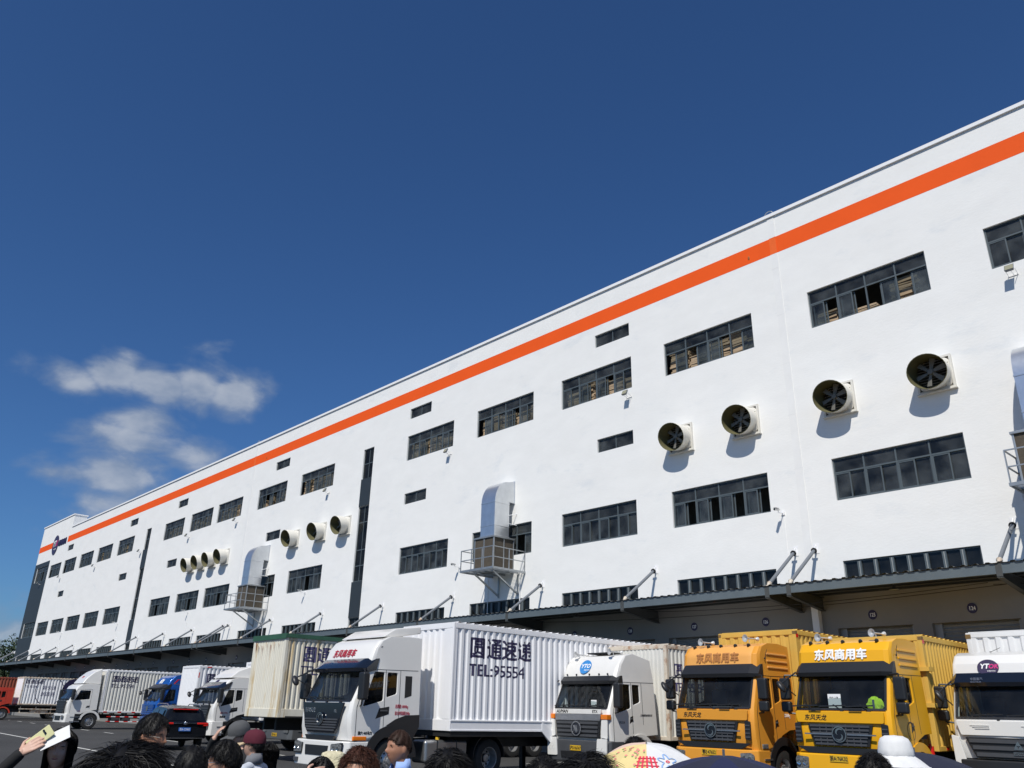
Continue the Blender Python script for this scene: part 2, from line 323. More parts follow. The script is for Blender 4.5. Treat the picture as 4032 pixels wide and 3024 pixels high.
def put_text(name, body, size, m, parent, org, right, up, bold=0.0, shear=0.0, align='LEFT', depth=0.002, corr=None, space=1.0, xs=1.0, surf=None):
    """lettering on a surface: org = baseline start, right / up = directions on the surface; corr = (phase, pitch, function) for ribbed sides"""
    me = text_me(name, body, size, m, bold, shear, align, 0.0 if corr else depth, space, xs)
    r = Vector(right).normalized(); u = Vector(up).normalized(); n = r.cross(u)
    if corr:
        y0, pitch, brk, fn = corr
        bm = bmesh.new(); bm.from_mesh(me)
        xsv = [v.co.x for v in bm.verts]; lo = min(xsv); hi = max(xsv); oy = Vector(org).dot(r)
        k = int((lo + oy - y0) / pitch) - 1
        while y0 + k * pitch < oy + hi:
            for b in brk:
                x = y0 + (k + b) * pitch - oy
                if lo < x < hi: bmesh.ops.bisect_plane(bm, geom=bm.verts[:] + bm.edges[:] + bm.faces[:], plane_co=(x,0,0), plane_no=(1,0,0))
            k += 1
        for v in bm.verts: v.co.z += fn(v.co.x + oy) + 0.003
        bm.to_mesh(me); bm.free()
    R4 = Matrix(((r.x,u.x,n.x,org[0]),(r.y,u.y,n.y,org[1]),(r.z,u.z,n.z,org[2]),(0,0,0,1)))
    me.transform(R4)
    if surf:
        for v in me.vertices: v.co.y += surf(v.co.x, v.co.z) - 0.014 - org[1]
    return link(name, me, parent)
def disc(name, c, rx, rz, right, up, m, parent, th=0.004, n=32):
    r = Vector(right).normalized(); u = Vector(up).normalized(); nn = r.cross(u); c = Vector(c); b = MB()
    vs = [c + r*(rx*math.cos(2*math.pi*i/n)) + u*(rz*math.sin(2*math.pi*i/n)) for i in range(n)]
    vs2 = [v + nn*th for v in vs]
    b.add(vs + vs2, [tuple(range(n-1,-1,-1)), tuple(range(n,2*n))] + [(i,(i+1)%n,n+(i+1)%n,n+i) for i in range(n)])
    return b.build(name, m, parent, smooth=0)
def ring(name, c, r, w, right, up, m, parent, th=0.01, n=40, a0=0, a1=360, sq=1.0):
    rr = Vector(right).normalized(); u = Vector(up).normalized(); nn = rr.cross(u); c = Vector(c); b = MB(); vs = []
    k = n if a1 - a0 < 360 else n
    for i in range(k + 1):
        t = rad(a0 + (a1 - a0) * i / k); d = rr*math.cos(t) * sq + u*math.sin(t)
        vs += [c + d*(r-w/2), c + d*(r+w/2), c + d*(r+w/2) + nn*th, c + d*(r-w/2) + nn*th]
    fs = []
    for i in range(k):
        a = i*4; e = a + 4
        for j in range(4): fs.append((a+j, a+(j+1)%4, e+(j+1)%4, e+j))
    b.add(vs, fs); return b.build(name, m, parent, smooth=30)
# ------------------------------------------------------------------ ground
g = MB(); g.add([(-900,-700,0),(900,-700,0),(900,900,0),(-900,900,0)], [(0,1,2,3)])
tag(g.build('ground', M['asphalt'], smooth=0), kind='structure')
g = MB()
def stripe(x0, y0, x1, y1, wd=0.13):
    d = Vector((x1-x0, y1-y0, 0)).normalized(); n = Vector((-d.y, d.x, 0)) * wd / 2; z = Vector((0,0,0.004))
    p = Vector((x0,y0,0)); q = Vector((x1,y1,0)); g.add([p-n+z, q-n+z, q+n+z, p+n+z], [(0,1,2,3)])
stripe(-75, 14.6, -10, 10.2, 0.15)
x = -104.0
while x < -12:
    stripe(x, 19.3 - (x + 54) * 0.085, x + 2.2, 19.3 - (x + 56.2) * 0.085, 0.14); x += 6.4
x = -120.0
while x < 0:
    stripe(x, 23.2, x, 29.5, 0.09); x += 7.4
tag(g.build('road_markings', M['line'], smooth=0), kind='structure')
# ------------------------------------------------------------------ warehouse
D = 31.0; ZT = 23.87; XL = -135.3; XR = 14.0
bld = thing('warehouse_building', 'long white four-storey warehouse with an orange stripe below its parapet and dark window rows', 'warehouse', (0, D, 0))
UX = [-127.4,-121.0,-114.2,-107.4,-100.4,-86.65,-80.0,-73.85,-65.8,-58.43,-43.98,-36.63,-29.34,-22.19,-14.36,-7.14]
MX = [-127.2,-120.7,-114.3,-107.6,-100.7,-87.0,-80.3,-74.0,-65.9,-58.7,-43.98,-36.66,-29.33,-22.18,-14.25]
BX = [-127.1,-120.7,-114.2,-107.6,-100.8,-87.05,-80.4,-74.2,-66.1,-58.7,-43.92,-36.66,-29.34,-22.13,-14.32,-6.9]
wins = []                                   # kind, x0, x1, z0, z1
for x in UX: wins.append(('U', x, x + 5.03, 17.56, 19.33))
for x in MX: wins.append(('M', x, x + 5.03, 9.88, 11.61))
for x in BX: wins.append(('B', x, x + 4.95, 6.35, 7.5))
for x in (-120.9,-97.7,-84.0,-63.2,-43.9,-26.78): wins.append(('s', x, x + 2.4, 20.58, 21.33))
for x in (-120.8,-98.1,-84.3,-63.35,-43.9,-26.75): wins.append(('s', x, x + 2.4, 14.5, 15.24))
for x in (-91.85, -49.42):
    wins.append(('v', x, x + 1.32, 17.25, 19.52)); wins.append(('v', x, x + 1.32, 9.9, 15.22)); wins.append(('v', x, x + 1.32, 6.35, 7.5))
wins.append(('T', -134.1, -128.5, 17.5, 19.6)); wins.append(('T', -134.1, -128.5, 9.9, 11.9)); wins.append(('TB', -134.3, -128.6, 6.3, 7.5))
SGX = [-10.0,-13.45,-17.87,-21.35,-24.93,-28.45,-32.4,-35.9,-39.85,-43.3,-47.3,-50.7,-54.7,-58.1,-62.1,-65.6,-71.35,-74.86,-78.32,-83.12,-86.46,-89.94,-93.2,-96.82,-100.1,-103.4,-106.7,-110.2,-113.6,-116.7,-120.0]
SGX = [-2.6, -6.1] + SGX
doors = [(x - 1.4, x + 1.4, 1.2, 5.0) for x in SGX]
holes = [(a, b, c, d) for _, a, b, c, d in wins] + doors + [(-132.5,-129.5,0.0,3.6)]
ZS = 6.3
xs = sorted(set([XL, XR] + [h[0] for h in holes] + [h[1] for h in holes])); zs = sorted(set([0.0, ZS, ZT] + [h[2] for h in holes] + [h[3] for h in holes]))
b = MB(); grey = [(-135.3,-128.3,0,20.2), (-91.85,-90.53,15.22,17.25), (-91.85,-90.53,7.5,9.9), (-49.42,-48.1,15.22,17.25), (-49.42,-48.1,7.5,9.9)]
for i in range(len(xs) - 1):
    cx = (xs[i] + xs[i+1]) / 2
    col = [h for h in holes if h[0] < cx < h[1]]; run = None
    for j in range(len(zs)):
        solid = j < len(zs) - 1 and not any(h[2] < (zs[j] + zs[j+1]) / 2 < h[3] for h in col)
        if solid and run is None: run = zs[j]
        if run is not None and (not solid or zs[j] == ZS):
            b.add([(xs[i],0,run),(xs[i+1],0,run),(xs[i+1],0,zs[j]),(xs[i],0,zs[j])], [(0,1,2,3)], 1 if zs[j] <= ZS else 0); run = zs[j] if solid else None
RV = 0.16
for x0, x1, z0, z1 in holes:
    dp = RV if z1 > 5.2 else 0.45
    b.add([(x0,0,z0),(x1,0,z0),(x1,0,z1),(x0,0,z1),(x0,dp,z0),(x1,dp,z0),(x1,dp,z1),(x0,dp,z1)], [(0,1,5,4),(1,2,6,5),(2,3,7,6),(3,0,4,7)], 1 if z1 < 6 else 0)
# side, back and roof
b.add([(XL,0,0),(XL,40,0),(XL,40,ZT),(XL,0,ZT)], [(0,1,2,3)]); b.add([(XR,0,0),(XR,40,0),(XR,40,ZT),(XR,0,ZT)], [(0,1,2,3)])
b.add([(XL,40,0),(XR,40,0),(XR,40,ZT),(XL,40,ZT)], [(0,1,2,3)]); b.add([(XL,0.3,ZT-0.9),(XR,0.3,ZT-0.9),(XR,40,ZT-0.9),(XL,40,ZT-0.9)], [(0,1,2,3)])
b.add([(XL,0.3,ZT-0.9),(XR,0.3,ZT-0.9),(XR,0.3,ZT),(XL,0.3,ZT)], [(0,1,2,3)])
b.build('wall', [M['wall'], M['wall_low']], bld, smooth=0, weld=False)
b = MB()                                    # corner tower above the roof line
b.box(XL, -121.1, 0.0, 1.6, ZT + 0.001, 25.6); b.build('corner_tower', M['wall'], bld, smooth=0)
b = MB(); b.box(-121.0, XR, -0.09, 0.34, ZT + 0.001, ZT + 0.16); b.build('coping', M['wall_trim'], bld, smooth=0); b = MB(); b.box(XL - 0.08, -121.02, -0.09, 1.7, 25.603, 25.76); b.build('coping', M['wall_trim'], bld, smooth=0)
for a, c in ((XL, -128.75), (-121.85, XR)):
    b = MB(); b.box(a, c, -0.004, 0, 21.89, 22.75); b.build('orange_stripe', M['orange'], bld, smooth=0)
b = MB()
b.box(-135.305, -128.3, -0.012, 0.0, 19.6, 20.2); b.box(-135.305, -128.3, -0.012, 0, 11.9, 17.5); b.box(-135.305, -128.3, -0.012, 0, 7.5, 9.9); b.box(-135.305,-134.1,-0.012,0,17.5,19.6); b.box(-128.5,-128.3,-0.012,0,17.5,19.6)
b.box(-135.305,-134.1,-0.012,0,9.9,11.9); b.box(-128.5,-128.3,-0.012,0,9.9,11.9); b.box(-135.305,-134.3,-0.012,0,0,7.5); b.box(-128.6,-128.3,-0.012,0,0,7.5); b.box(-134.3,-128.6,-0.012,0,3.6,6.3); b.box(-135.36,-135.302,-0.012,6,0,20.2)
b.build('grey_cladding', M['greypanel'], bld, smooth=0)
for x in (-91.85, -49.42):
  for za, zb in ((15.22, 17.25), (7.5, 9.9)):
    b = MB(); b.box(x, x + 1.32, -0.03, 0, za, zb); b.build('grey_panel', M['greypanel'], bld, smooth=0)
for x in (-67.45, -15.68):
    b = MB()
    b.box(x - 0.17, x + 0.17, -0.02, -0.001, 6.6, 21.88); b.box(x - 0.17, x + 0.17, -0.02, -0.001, 22.76, 23.83)
    for z in (9.1, 11.5, 13.9, 16.3, 18.7, 21.1): b.box(x - 0.18, x + 0.18, -0.024, -0.02, z, z + 0.03)
    b.build('joint_cover', M['joint'], bld, smooth=0)
    b = MB(); b.box(x - 0.17, x + 0.17, -0.022, -0.005, 21.885, 22.755); b.build('joint_cover', M['orange_j'], bld, smooth=0)
    b = MB(); b.tube([(x + 0.25*math.cos(k*math.pi/10) - 0.1, 0.1, ZT + 0.14 + 0.30*math.sin(k*math.pi/10)) for k in range(11)], 0.022, n=6); b.build('roof_loop', M['galv_m'], bld)
    b = MB(); b.ell((x - 1.3 if x > -30 else x + 2.2, -0.01, 22.2), (0.05, 0.02, 0.11)); b.build('overflow_hole', M['rust'], bld)
b = MB(); b.box(-15.72, -15.44, -0.28, -0.003, 0, 6.1); b.build('downpipe', M['wall_trim'], bld, smooth=0, bevel=0.02)
b = MB()
for z in (1.2, 8.6, 16.4): b.box(XL + 0.2, XR - 0.2, 0.46, 3.6, z - 0.25, z)
b.box(XL + 0.2, XR - 0.2, 3.4, 3.6, 0, ZT - 1); b.build('interior_slab', M['slab'], bld, smooth=0)
# windows: frame mesh (> pane)
rw = random.Random(3)
OPEN = {('U',15): [], ('U',14): [(0,1),(1,1),(2,0),(3,0)], ('U',13): [(0,0),(1,0),(2,1),(3,0)], ('M',13): [(0,1),(1,1),(2,1),(3,1)], ('U',12): [(1,1),(2,1)], ('U',11): [(0,0),(2,1)], ('U',10): [(1,1)], ('U',9): [(0,0),(1,0)], ('U',8): [(0,1),(1,0),(2,0)], ('M',10): [], ('M',12): [], ('M',14): [], ('M',11): [(3,0)]}
cnt = {}
for kd, x0, x1, z0, z1 in wins:
    k = cnt.get(kd, 0); cnt[kd] = k + 1
    W = x1 - x0; f = MB(); p = MB(); y = 0.09
    def hb(xa, xb, z, t=0.05, dy=0.05, yy=0.09): f.box(xa, xb, yy, yy + dy, z - t/2, z + t/2)
    def vb(x, za, zb, t=0.05, dy=0.05, yy=0.09): f.box(x - t/2, x + t/2, yy, yy + dy, za, zb)
    vb(x0 + 0.03, z0, z1, 0.06); vb(x1 - 0.03, z0, z1, 0.06); hb(x0 + 0.061, x1 - 0.061, z0 + 0.03, 0.06); hb(x0 + 0.061, x1 - 0.061, z1 - 0.03, 0.06)
    def pane(xa, xb, za, zb, yy=0.115): p.add([(xa,yy,za),(xb,yy,za),(xb,yy,zb),(xa,yy,zb)], [(0,1,2,3)])
    if kd in 'UMT' and kd != 'TB':
        zt = z1 - 0.34 * (z1 - z0); hb(x0 + 0.061, x1 - 0.061, zt, 0.06, 0.055)
        op = OPEN.get((kd, k))
        if op is None: op = [(c, rw.randint(0, 1)) for c in range(4) if rw.random() < 0.3]
        for c in range(4):
            xa = x0 + W * c / 4; xb = xa + W / 4
            if c: vb(xa, z0 + 0.061, zt - 0.031, 0.06, 0.056); vb(xa, zt + 0.031, z1 - 0.061, 0.06, 0.056)
            pane(xa + 0.03, xb - 0.03, zt + 0.03, z1 - 0.06)
            xm = (xa + xb) / 2; o = [s for cc, s in op if cc == c]
            sash = [(xa + 0.03, xm + 0.03, 0.10), (xm - 0.03, xb - 0.03, 0.155)]
            if o: sash = [sash[1 - o[0]]] + ([(sash[1-o[0]][0] + (0.09 if o[0] else -0.05), sash[1-o[0]][1] + (0.09 if o[0] else -0.05), 0.19)])
            for sa, sb, sy in sash:
                f.box(sa, sa + 0.05, sy, sy + 0.03, z0 + 0.06, zt - 0.03); f.box(sb - 0.05, sb, sy, sy + 0.03, z0 + 0.06, zt - 0.03)
                f.box(sa + 0.051, sb - 0.051, sy, sy + 0.03, z0 + 0.06, z0 + 0.11); f.box(sa + 0.051, sb - 0.051, sy, sy + 0.03, zt - 0.08, zt - 0.03)
                p.add([(sa+0.04,sy+0.015,z0+0.1),(sb-0.04,sy+0.015,z0+0.1),(sb-0.04,sy+0.015,zt-0.07),(sa+0.04,sy+0.015,zt-0.07)], [(0,1,2,3)])
    elif kd in ('B', 'TB'):
        for c in range(8):
            xa = x0 + W * c / 8
            if c:
                f.box(xa - 0.075, xa - 0.02, 0.03, 0.15, z0, z1 - 0.061); f.box(xa - 0.019, xa + 0.02, 0.05, 0.15, z0, z1 - 0.061, m=1); f.box(xa + 0.021, xa + 0.075, 0.03, 0.15, z0, z1 - 0.061)
            hb(xa + 0.08, xa + W/8 - 0.08, z0 + 0.33, 0.03, 0.02); pane(xa + 0.05, xa + W/8 - 0.05, z0 + 0.03, z1 - 0.05)
    elif kd == 's':
        vb((x0 + x1) / 2, z0 + 0.061, z1 - 0.061, 0.05); pane(x0 + 0.03, x1 - 0.03, z0 + 0.03, z1 - 0.03)
    else:
        xm = x0 + W * 0.52; vb(xm, z0 + 0.061, z1 - 0.061, 0.05, 0.06)
        for z in (18.4, 14.05, 12.1, 11.0, 6.9):
            if z0 < z < z1: f.box(x0 + 0.061, xm - 0.026, 0.09, 0.14, z - 0.03, z + 0.03); f.box(xm + 0.026, x1 - 0.061, 0.09, 0.14, z - 0.03, z + 0.03)
        pane(x0 + 0.03, x1 - 0.03, z0 + 0.03, z1 - 0.03)
    fo = f.build('window', [M['frame'], M['frame_light']], bld, smooth=0, weld=False)
    p.build('pane', M['glass_d'] if kd in ('B', 'TB', 'v') else M['glass_b'], fo, smooth=0, weld=False)
# dock doors
rd = random.Random(5)
for i, (x0, x1, z0, z1) in enumerate(doors):
    zb = {3: 4.05, 2: 4.35}.get(i, rd.choice([1.21, 1.21, 3.6, 4.2, 4.4])); s = MB(); n = int((z1 - zb) / 0.11)
    for k in range(n):
        za = zb + (z1 - zb) * k / n; zc = zb + (z1 - zb) * (k + 1) / n; zm = (za + zc) / 2
        s.add([(x0,0.36,za),(x1,0.36,za),(x1,0.30,zm),(x0,0.30,zm),(x1,0.36,zc),(x0,0.36,zc)], [(0,1,2,3),(3,2,4,5)])
    s.box(x0 + 0.002, x0 + 0.25, 0.2, 0.44, 1.21, z1 - 0.002); s.box(x1 - 0.12, x1 - 0.002, 0.2, 0.44, 1.21, z1 - 0.002)
    s.build('dock_door', M['shutter'], bld, smooth=0, weld=False)
    b = MB(); b.box(x0 - 0.1, x0 + 0.25, -0.16, -0.002, 0.75, 1.15); b.box(x1 - 0.25, x1 + 0.1, -0.16, -0.002, 0.75, 1.15); b.build('dock_bumper', M['rubber'], bld, smooth=0)
s = MB(); s.box(-132.48,-129.52,0.3,0.36,0.0,3.58); s.build('side_door', M['greypanel'], bld, smooth=0)
# company emblem on the tower
lg = disc('emblem_disc', (-127.3,-0.02,22.2), 1.28, 1.36, (1,0,0), (0,0,1), M['logo_purple'], bld, th=0.06)
put_text('emblem_lettering', 'YT', 1.15, M['white_t'], lg, (-128.35,-0.095,22.0), (1,0,0), (0,0,1), bold=0.04, shear=0.25)
put_text('emblem_figure', 'X', 1.1, M['logo_pink'], lg, (-127.05,-0.095,22.0), (1,0,0), (0,0,1), bold=0.04, shear=0.2)
put_text('emblem_word', 'express', 0.36, M['white_t'], lg, (-127.6,-0.095,21.5), (1,0,0), (0,0,1))
put_text('name_lettering', '圆通速递', 0.86, M['navy'], bld, (-125.75,-0.05,21.95), (1,0,0), (0,0,1), bold=0.035, depth=0.03)
# dock number signs
for i, x in enumerate(SGX):
    num = str(122 + i)
    t = thing('dock_number_sign', 'round dark purple sign reading %s on the shaded wall under the canopy' % num, 'sign', (x, D - 0.012, 5.42 if x > -60 else 5.40), 0, 'round dock number signs under the canopy')
    p = disc('sign_plate', (0,0,0), 0.165, 0.175, (1,0,0), (0,0,1), M['sign'], t, th=0.01)
    put_text('number', num, 0.185, M['signwhite'], t, (0,-0.0125,-0.065), (1,0,0), (0,0,1), bold=0.004, align='CENTER', xs=0.8)
# cardboard behind the upper windows
rc = random.Random(11)
WORD = ['first','second','third','fourth','fifth','sixth','seventh','eighth','ninth','tenth','eleventh','twelfth','thirteenth','fourteenth','fifteenth']
FILL = {15:0.3, 14:0.42, 13:0.62, 12:0.8, 11:0.8, 10:0.95, 9:0.95, 8:0.5}
for i in range(14, 2, -1):
    x0 = UX[i]; b = MB(); h = FILL.get(i, 0.8); x = x0 + 0.1
    while x < x0 + 4.6:
        wd = rc.uniform(0.7, 1.15); top = 17.45 + (1.9 * min(1, max(0.15, h + rc.uniform(-0.3, 0.35)))); yb = rc.uniform(0.32, 0.6); z = 16.5
        while z < top:
            th = rc.uniform(0.035, 0.13); dx = rc.uniform(-0.06, 0.06); sl_ = rc.uniform(-0.02, 0.02)
            ang = rc.uniform(-0.06, 0.06)
            vs = []
            for zz in (z, z + th * 0.9):
                for (ux, uy) in ((0,0),(wd,0),(wd,0.8),(0,0.8)):
                    vs.append((x + dx + ux - uy*ang, yb + uy + ux*ang + dx*0.5, zz + sl_*ux))
            b.add(vs, [(0,3,2,1),(4,5,6,7),(0,1,5,4),(1,2,6,5),(2,3,7,6),(3,0,4,7)]); z += th
        x += wd + rc.uniform(0.0, 0.2) + (rc.uniform(0.2, 0.7) if h < 0.6 else 0)
    n = 15 - i
    lab = 'flattened brown cardboard piled behind the %s upper-row window from the right' % WORD[n]
    o = b.build('cardboard_stack', M['carton'], None, smooth=0, weld=False); o.location = (0, D, 0); tag(o, lab, 'cardboard', 'cardboard stacked behind the upper windows')
# ------------------------------------------------------------------ canopy
cp = thing('loading_canopy', 'long grey steel canopy with slanted tie rods running along the dock doors', 'canopy', (0, D, 0))
Y0 = -2.58; CXL = -138.0
b = MB(); pit = 0.36; n = int((XR - CXL) / pit); pts = []
for i in range(n):
    x = CXL + i * pit; pts += [(x, 0.0), (x + 0.20, 0.0), (x + 0.23, 0.035), (x + 0.33, 0.035)]
pts.append((CXL + n * pit, 0))
vs = []
for x, h in pts: vs += [(x, Y0 - 0.06, 6.42 + h), (x, -0.02, 6.50 + h)]
b.add(vs, [(2*i, 2*i+2, 2*i+3, 2*i+1) for i in range(len(pts) - 1)])
b.build('roof_sheet', M['sheet'], cp, smooth=0)
b = MB(); poly = [(Y0,6.405),(Y0,6.09),(Y0+0.1,6.09),(Y0+0.1,6.10),(Y0+0.012,6.10),(Y0+0.012,6.395),(Y0+0.1,6.395),(Y0+0.1,6.405)]
b.prism(poly, lambda y,z: (CXL,y,z), lambda y,z: (XR,y,z)); b.build('fascia_beam', M['canopy'], cp, smooth=0)
STX = [-1.0,-8.2,-15.33,-16.22,-23.27,-30.69,-38.1,-45.35,-52.83,-60.3,-67.6,-68.55,-74.97,-81.54,-88.49,-94.97,-102.16,-108.87,-115.39,-122.1,-128.06,-135.5,-136.6]
for yy in (Y0 + 0.75, Y0 + 1.5, Y0 + 2.2):
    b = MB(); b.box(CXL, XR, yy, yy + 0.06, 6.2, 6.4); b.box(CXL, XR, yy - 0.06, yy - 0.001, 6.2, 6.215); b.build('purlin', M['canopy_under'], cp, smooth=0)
for x in STX:
    b = MB()
    b.prism([(Y0+0.015,6.19),(Y0+0.015,5.98),(-0.003,5.68),(-0.003,6.19)], lambda y,z: (x-0.006,y,z), lambda y,z: (x+0.006,y,z))
    b.prism([(Y0+0.0,5.985),(Y0+0.0,5.965),(-0.003,5.665),(-0.003,5.685)], lambda y,z: (x-0.09,y,z), lambda y,z: (x+0.09,y,z))
    b.box(x-0.09, x+0.09, Y0+0.02, -0.003, 6.175, 6.19)
    b.box(x-0.09, x+0.09, Y0-0.012, Y0-0.002, 6.0, 6.40)
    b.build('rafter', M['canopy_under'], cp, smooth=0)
    r = MB(); A = Vector((x, -0.16, 8.04)); B = Vector((x, Y0+0.14, 6.47)); d = (B - A).normalized()
    r.cyl(A + d*0.1, B - d*0.12, 0.068, n=14); r.cyl(A + d*0.06, A + d*0.12, 0.115, n=16, m=1); r.cyl(B - d*0.14, B - d*0.10, 0.095, n=14, m=2); r.cyl(B - d*0.10, B + d*0.05, 0.085, 0.03, n=10, m=2)
    r.prism([(-0.003,7.95),(-0.003,8.28),(-0.24,8.02),(-0.20,7.93)], lambda y,z: (x-0.012,y,z), lambda y,z: (x+0.012,y,z), m=3)
    r.box(x-0.11, x+0.11, -0.014, -0.002, 7.9, 8.3, m=3); r.box(x-0.06, x+0.06, Y0+0.05, Y0+0.2, 6.41, 6.47, m=2)
    r.build('tie_rod', [M['rod'], M['chassis'], M['rusty'], M['wall_trim']], cp, smooth=40)
for x0_, x1_, y_, s_ in ((-30,-8,-0.7,0.28),(-23,-9,-1.2,0.2),(-9,3,-0.7,0.2),(-60,-31,-0.7,0.3)):
    pts = [(x0_ + (x1_-x0_)*k/14, y_, 6.05 - s_*4*(k/14)*(1-k/14)) for k in range(15)]; b = MB(); b.tube(pts, 0.012, n=5); b.build('cable', M['black'], cp, smooth=40)
for k, x in enumerate((-11.9, -26.9, -41.5, -57)):
    t = thing('canopy_lamp', 'dark bell lamp hanging under the canopy, %s from the right' % ('first','second','third','fourth')[k], 'lamp', (x, D - 1.55, 6.02), 0, 'bell lamps under the canopy')
    b = MB(); b.lathe([(0.03,0.16),(0.05,0.12),(0.06,0.09),(0.19,0.0),(0.18,0.0),(0.05,0.08)], (0,0,0), (0,0,1), 18); b.cyl((0,0,0.15),(0,0,0.19),0.015,n=6); b.build('lamp_shade', M['greyplas'], t)
    b = MB(); b.lathe([(0.001,0.012),(0.16,0.012),(0.17,0.02)], (0,0,0), (0,0,1), 18); b.build('lens', M['frame_light'], t)
# ------------------------------------------------------------------ extractor fans with hoods
def fan_proto():
    t = thing('extractor_fan', '', 'extractor fan')
    b = MB(); b.box(-0.68,0.68,-0.09,-0.003,-0.68,-0.60); b.box(-0.68,0.68,-0.09,-0.003,0.60,0.68); b.box(-0.68,-0.60,-0.09,-0.003,-0.6,0.6); b.box(0.60,0.68,-0.09,-0.003,-0.6,0.6); b.box(-0.72,0.72,-0.16,-0.003,-0.72,-0.68)
    b.build('mounting_frame', M['frp'], t, smooth=0)
    h = MB(); secs = []; n = 28                      # bent horn: square-ish to flared rim, drooping outwards
    for k in range(9):
        s = k / 8; a = rad(17) * s; c = Vector((0, -0.05 - 0.80*s, -0.10*s*s)); r = 0.60 + 0.03*math.sin(s*3) + 0.12*s**1.6
        R3 = Matrix.Rotation(a, 3, 'X'); q = []
        for i in range(n):
            tt = 2*math.pi*i/n; cx, cz = math.cos(tt), math.sin(tt); e = 1.0
            if k == 0: e = 1.08 / max(abs(cx), abs(cz)) ** 0.7 / 1.03
            q.append(c + R3 @ Vector((r*e*cx, 0, r*e*cz*(1-0.08*s))))
        secs.append(q)
    c = Vector((0, -0.95, -0.16)); vs = [v for q in secs for v in q]
    fs = [(k*n+i, k*n+(i+1) % n, (k+1)*n+(i+1) % n, (k+1)*n+i) for k in range(8) for i in range(n)]
    h.add(vs, fs, 0)
    o = len(h.v); cen = [sum(q, Vector()) / n for q in secs]
    vs2 = [cen[k] + (v - cen[k]) * 0.965 + Vector((0, 0.004 if k == 8 else 0, 0)) for k, q in enumerate(secs) for v in q]
    h.add(vs2, [tuple(reversed(f)) for f in fs], 1)
    h.add([], [tuple(x - len(h.v) for x in (8*n+i, 8*n+(i+1) % n, o+8*n+(i+1) % n, o+8*n+i)) for i in range(n)], 1)
    ho = h.mesh('hood', [M['frp'], M['frp_in']], 50, weld=False); link('hood', ho, t)
    f = MB()
    for k in range(6):
        a = 2*math.pi*k/6 + 0.3; u = Vector((math.cos(a),0,math.sin(a))); p = Vector((-math.sin(a),0,math.cos(a)))
        vs = [u*0.09 - p*0.05 + Vector((0,-0.40,0)), u*0.55 - p*0.11 + Vector((0,-0.36,0)), u*0.55 + p*0.09 + Vector((0,-0.43,0)), u*0.09 + p*0.05 + Vector((0,-0.43,0))]
        f.add(vs + [v + Vector((0,0.012,0)) for v in vs], [(0,1,2,3),(7,6,5,4),(0,4,5,1),(1,5,6,2),(2,6,7,3),(3,7,4,0)])
    f.cyl((0,-0.48,0),(0,-0.1,0),0.10,n=14); f.build('fan_blades', M['fan'], t, smooth=30)
    l = MB()
    for k in range(11):
        z = -0.55 + 0.11*k; l.add([(-0.6,-0.06,z),(0.6,-0.06,z),(0.6,-0.02,z+0.1),(-0.6,-0.02,z+0.1)], [(0,1,2,3)])
    l.build('louvre', M['louvre'], t, smooth=0)
    return t
fp = fan_proto()
FANS = [(-9.78,14.02,'rightmost of the row right of the wall joint'),(-13.58,14.04,'just right of the wall joint'),(-17.93,14.10,'just left of the wall joint'),(-21.46,14.10,'above the open-sashed middle-row window'),
        (-50.97,14.1,'nearest the dark glazed strip, rightmost of three'),(-54.32,14.1,'middle one of the group of three'),(-58.3,14.1,'leftmost of the group of three'),
        (-70.6,14.1,'rightmost of the tight group of four'),(-73.1,14.1,'second from the right in the tight group of four'),(-75.45,14.1,'second from the left in the tight group of four'),(-77.8,14.1,'leftmost of the tight group of four')]
for i, (x, z, s) in enumerate(FANS):
    o = fp if i == 0 else copy_tree(fp); o.location = (x, D, z); tag(o, 'cream hooded extractor fan, ' + s, 'extractor fan', 'hooded extractor fans on the facade')
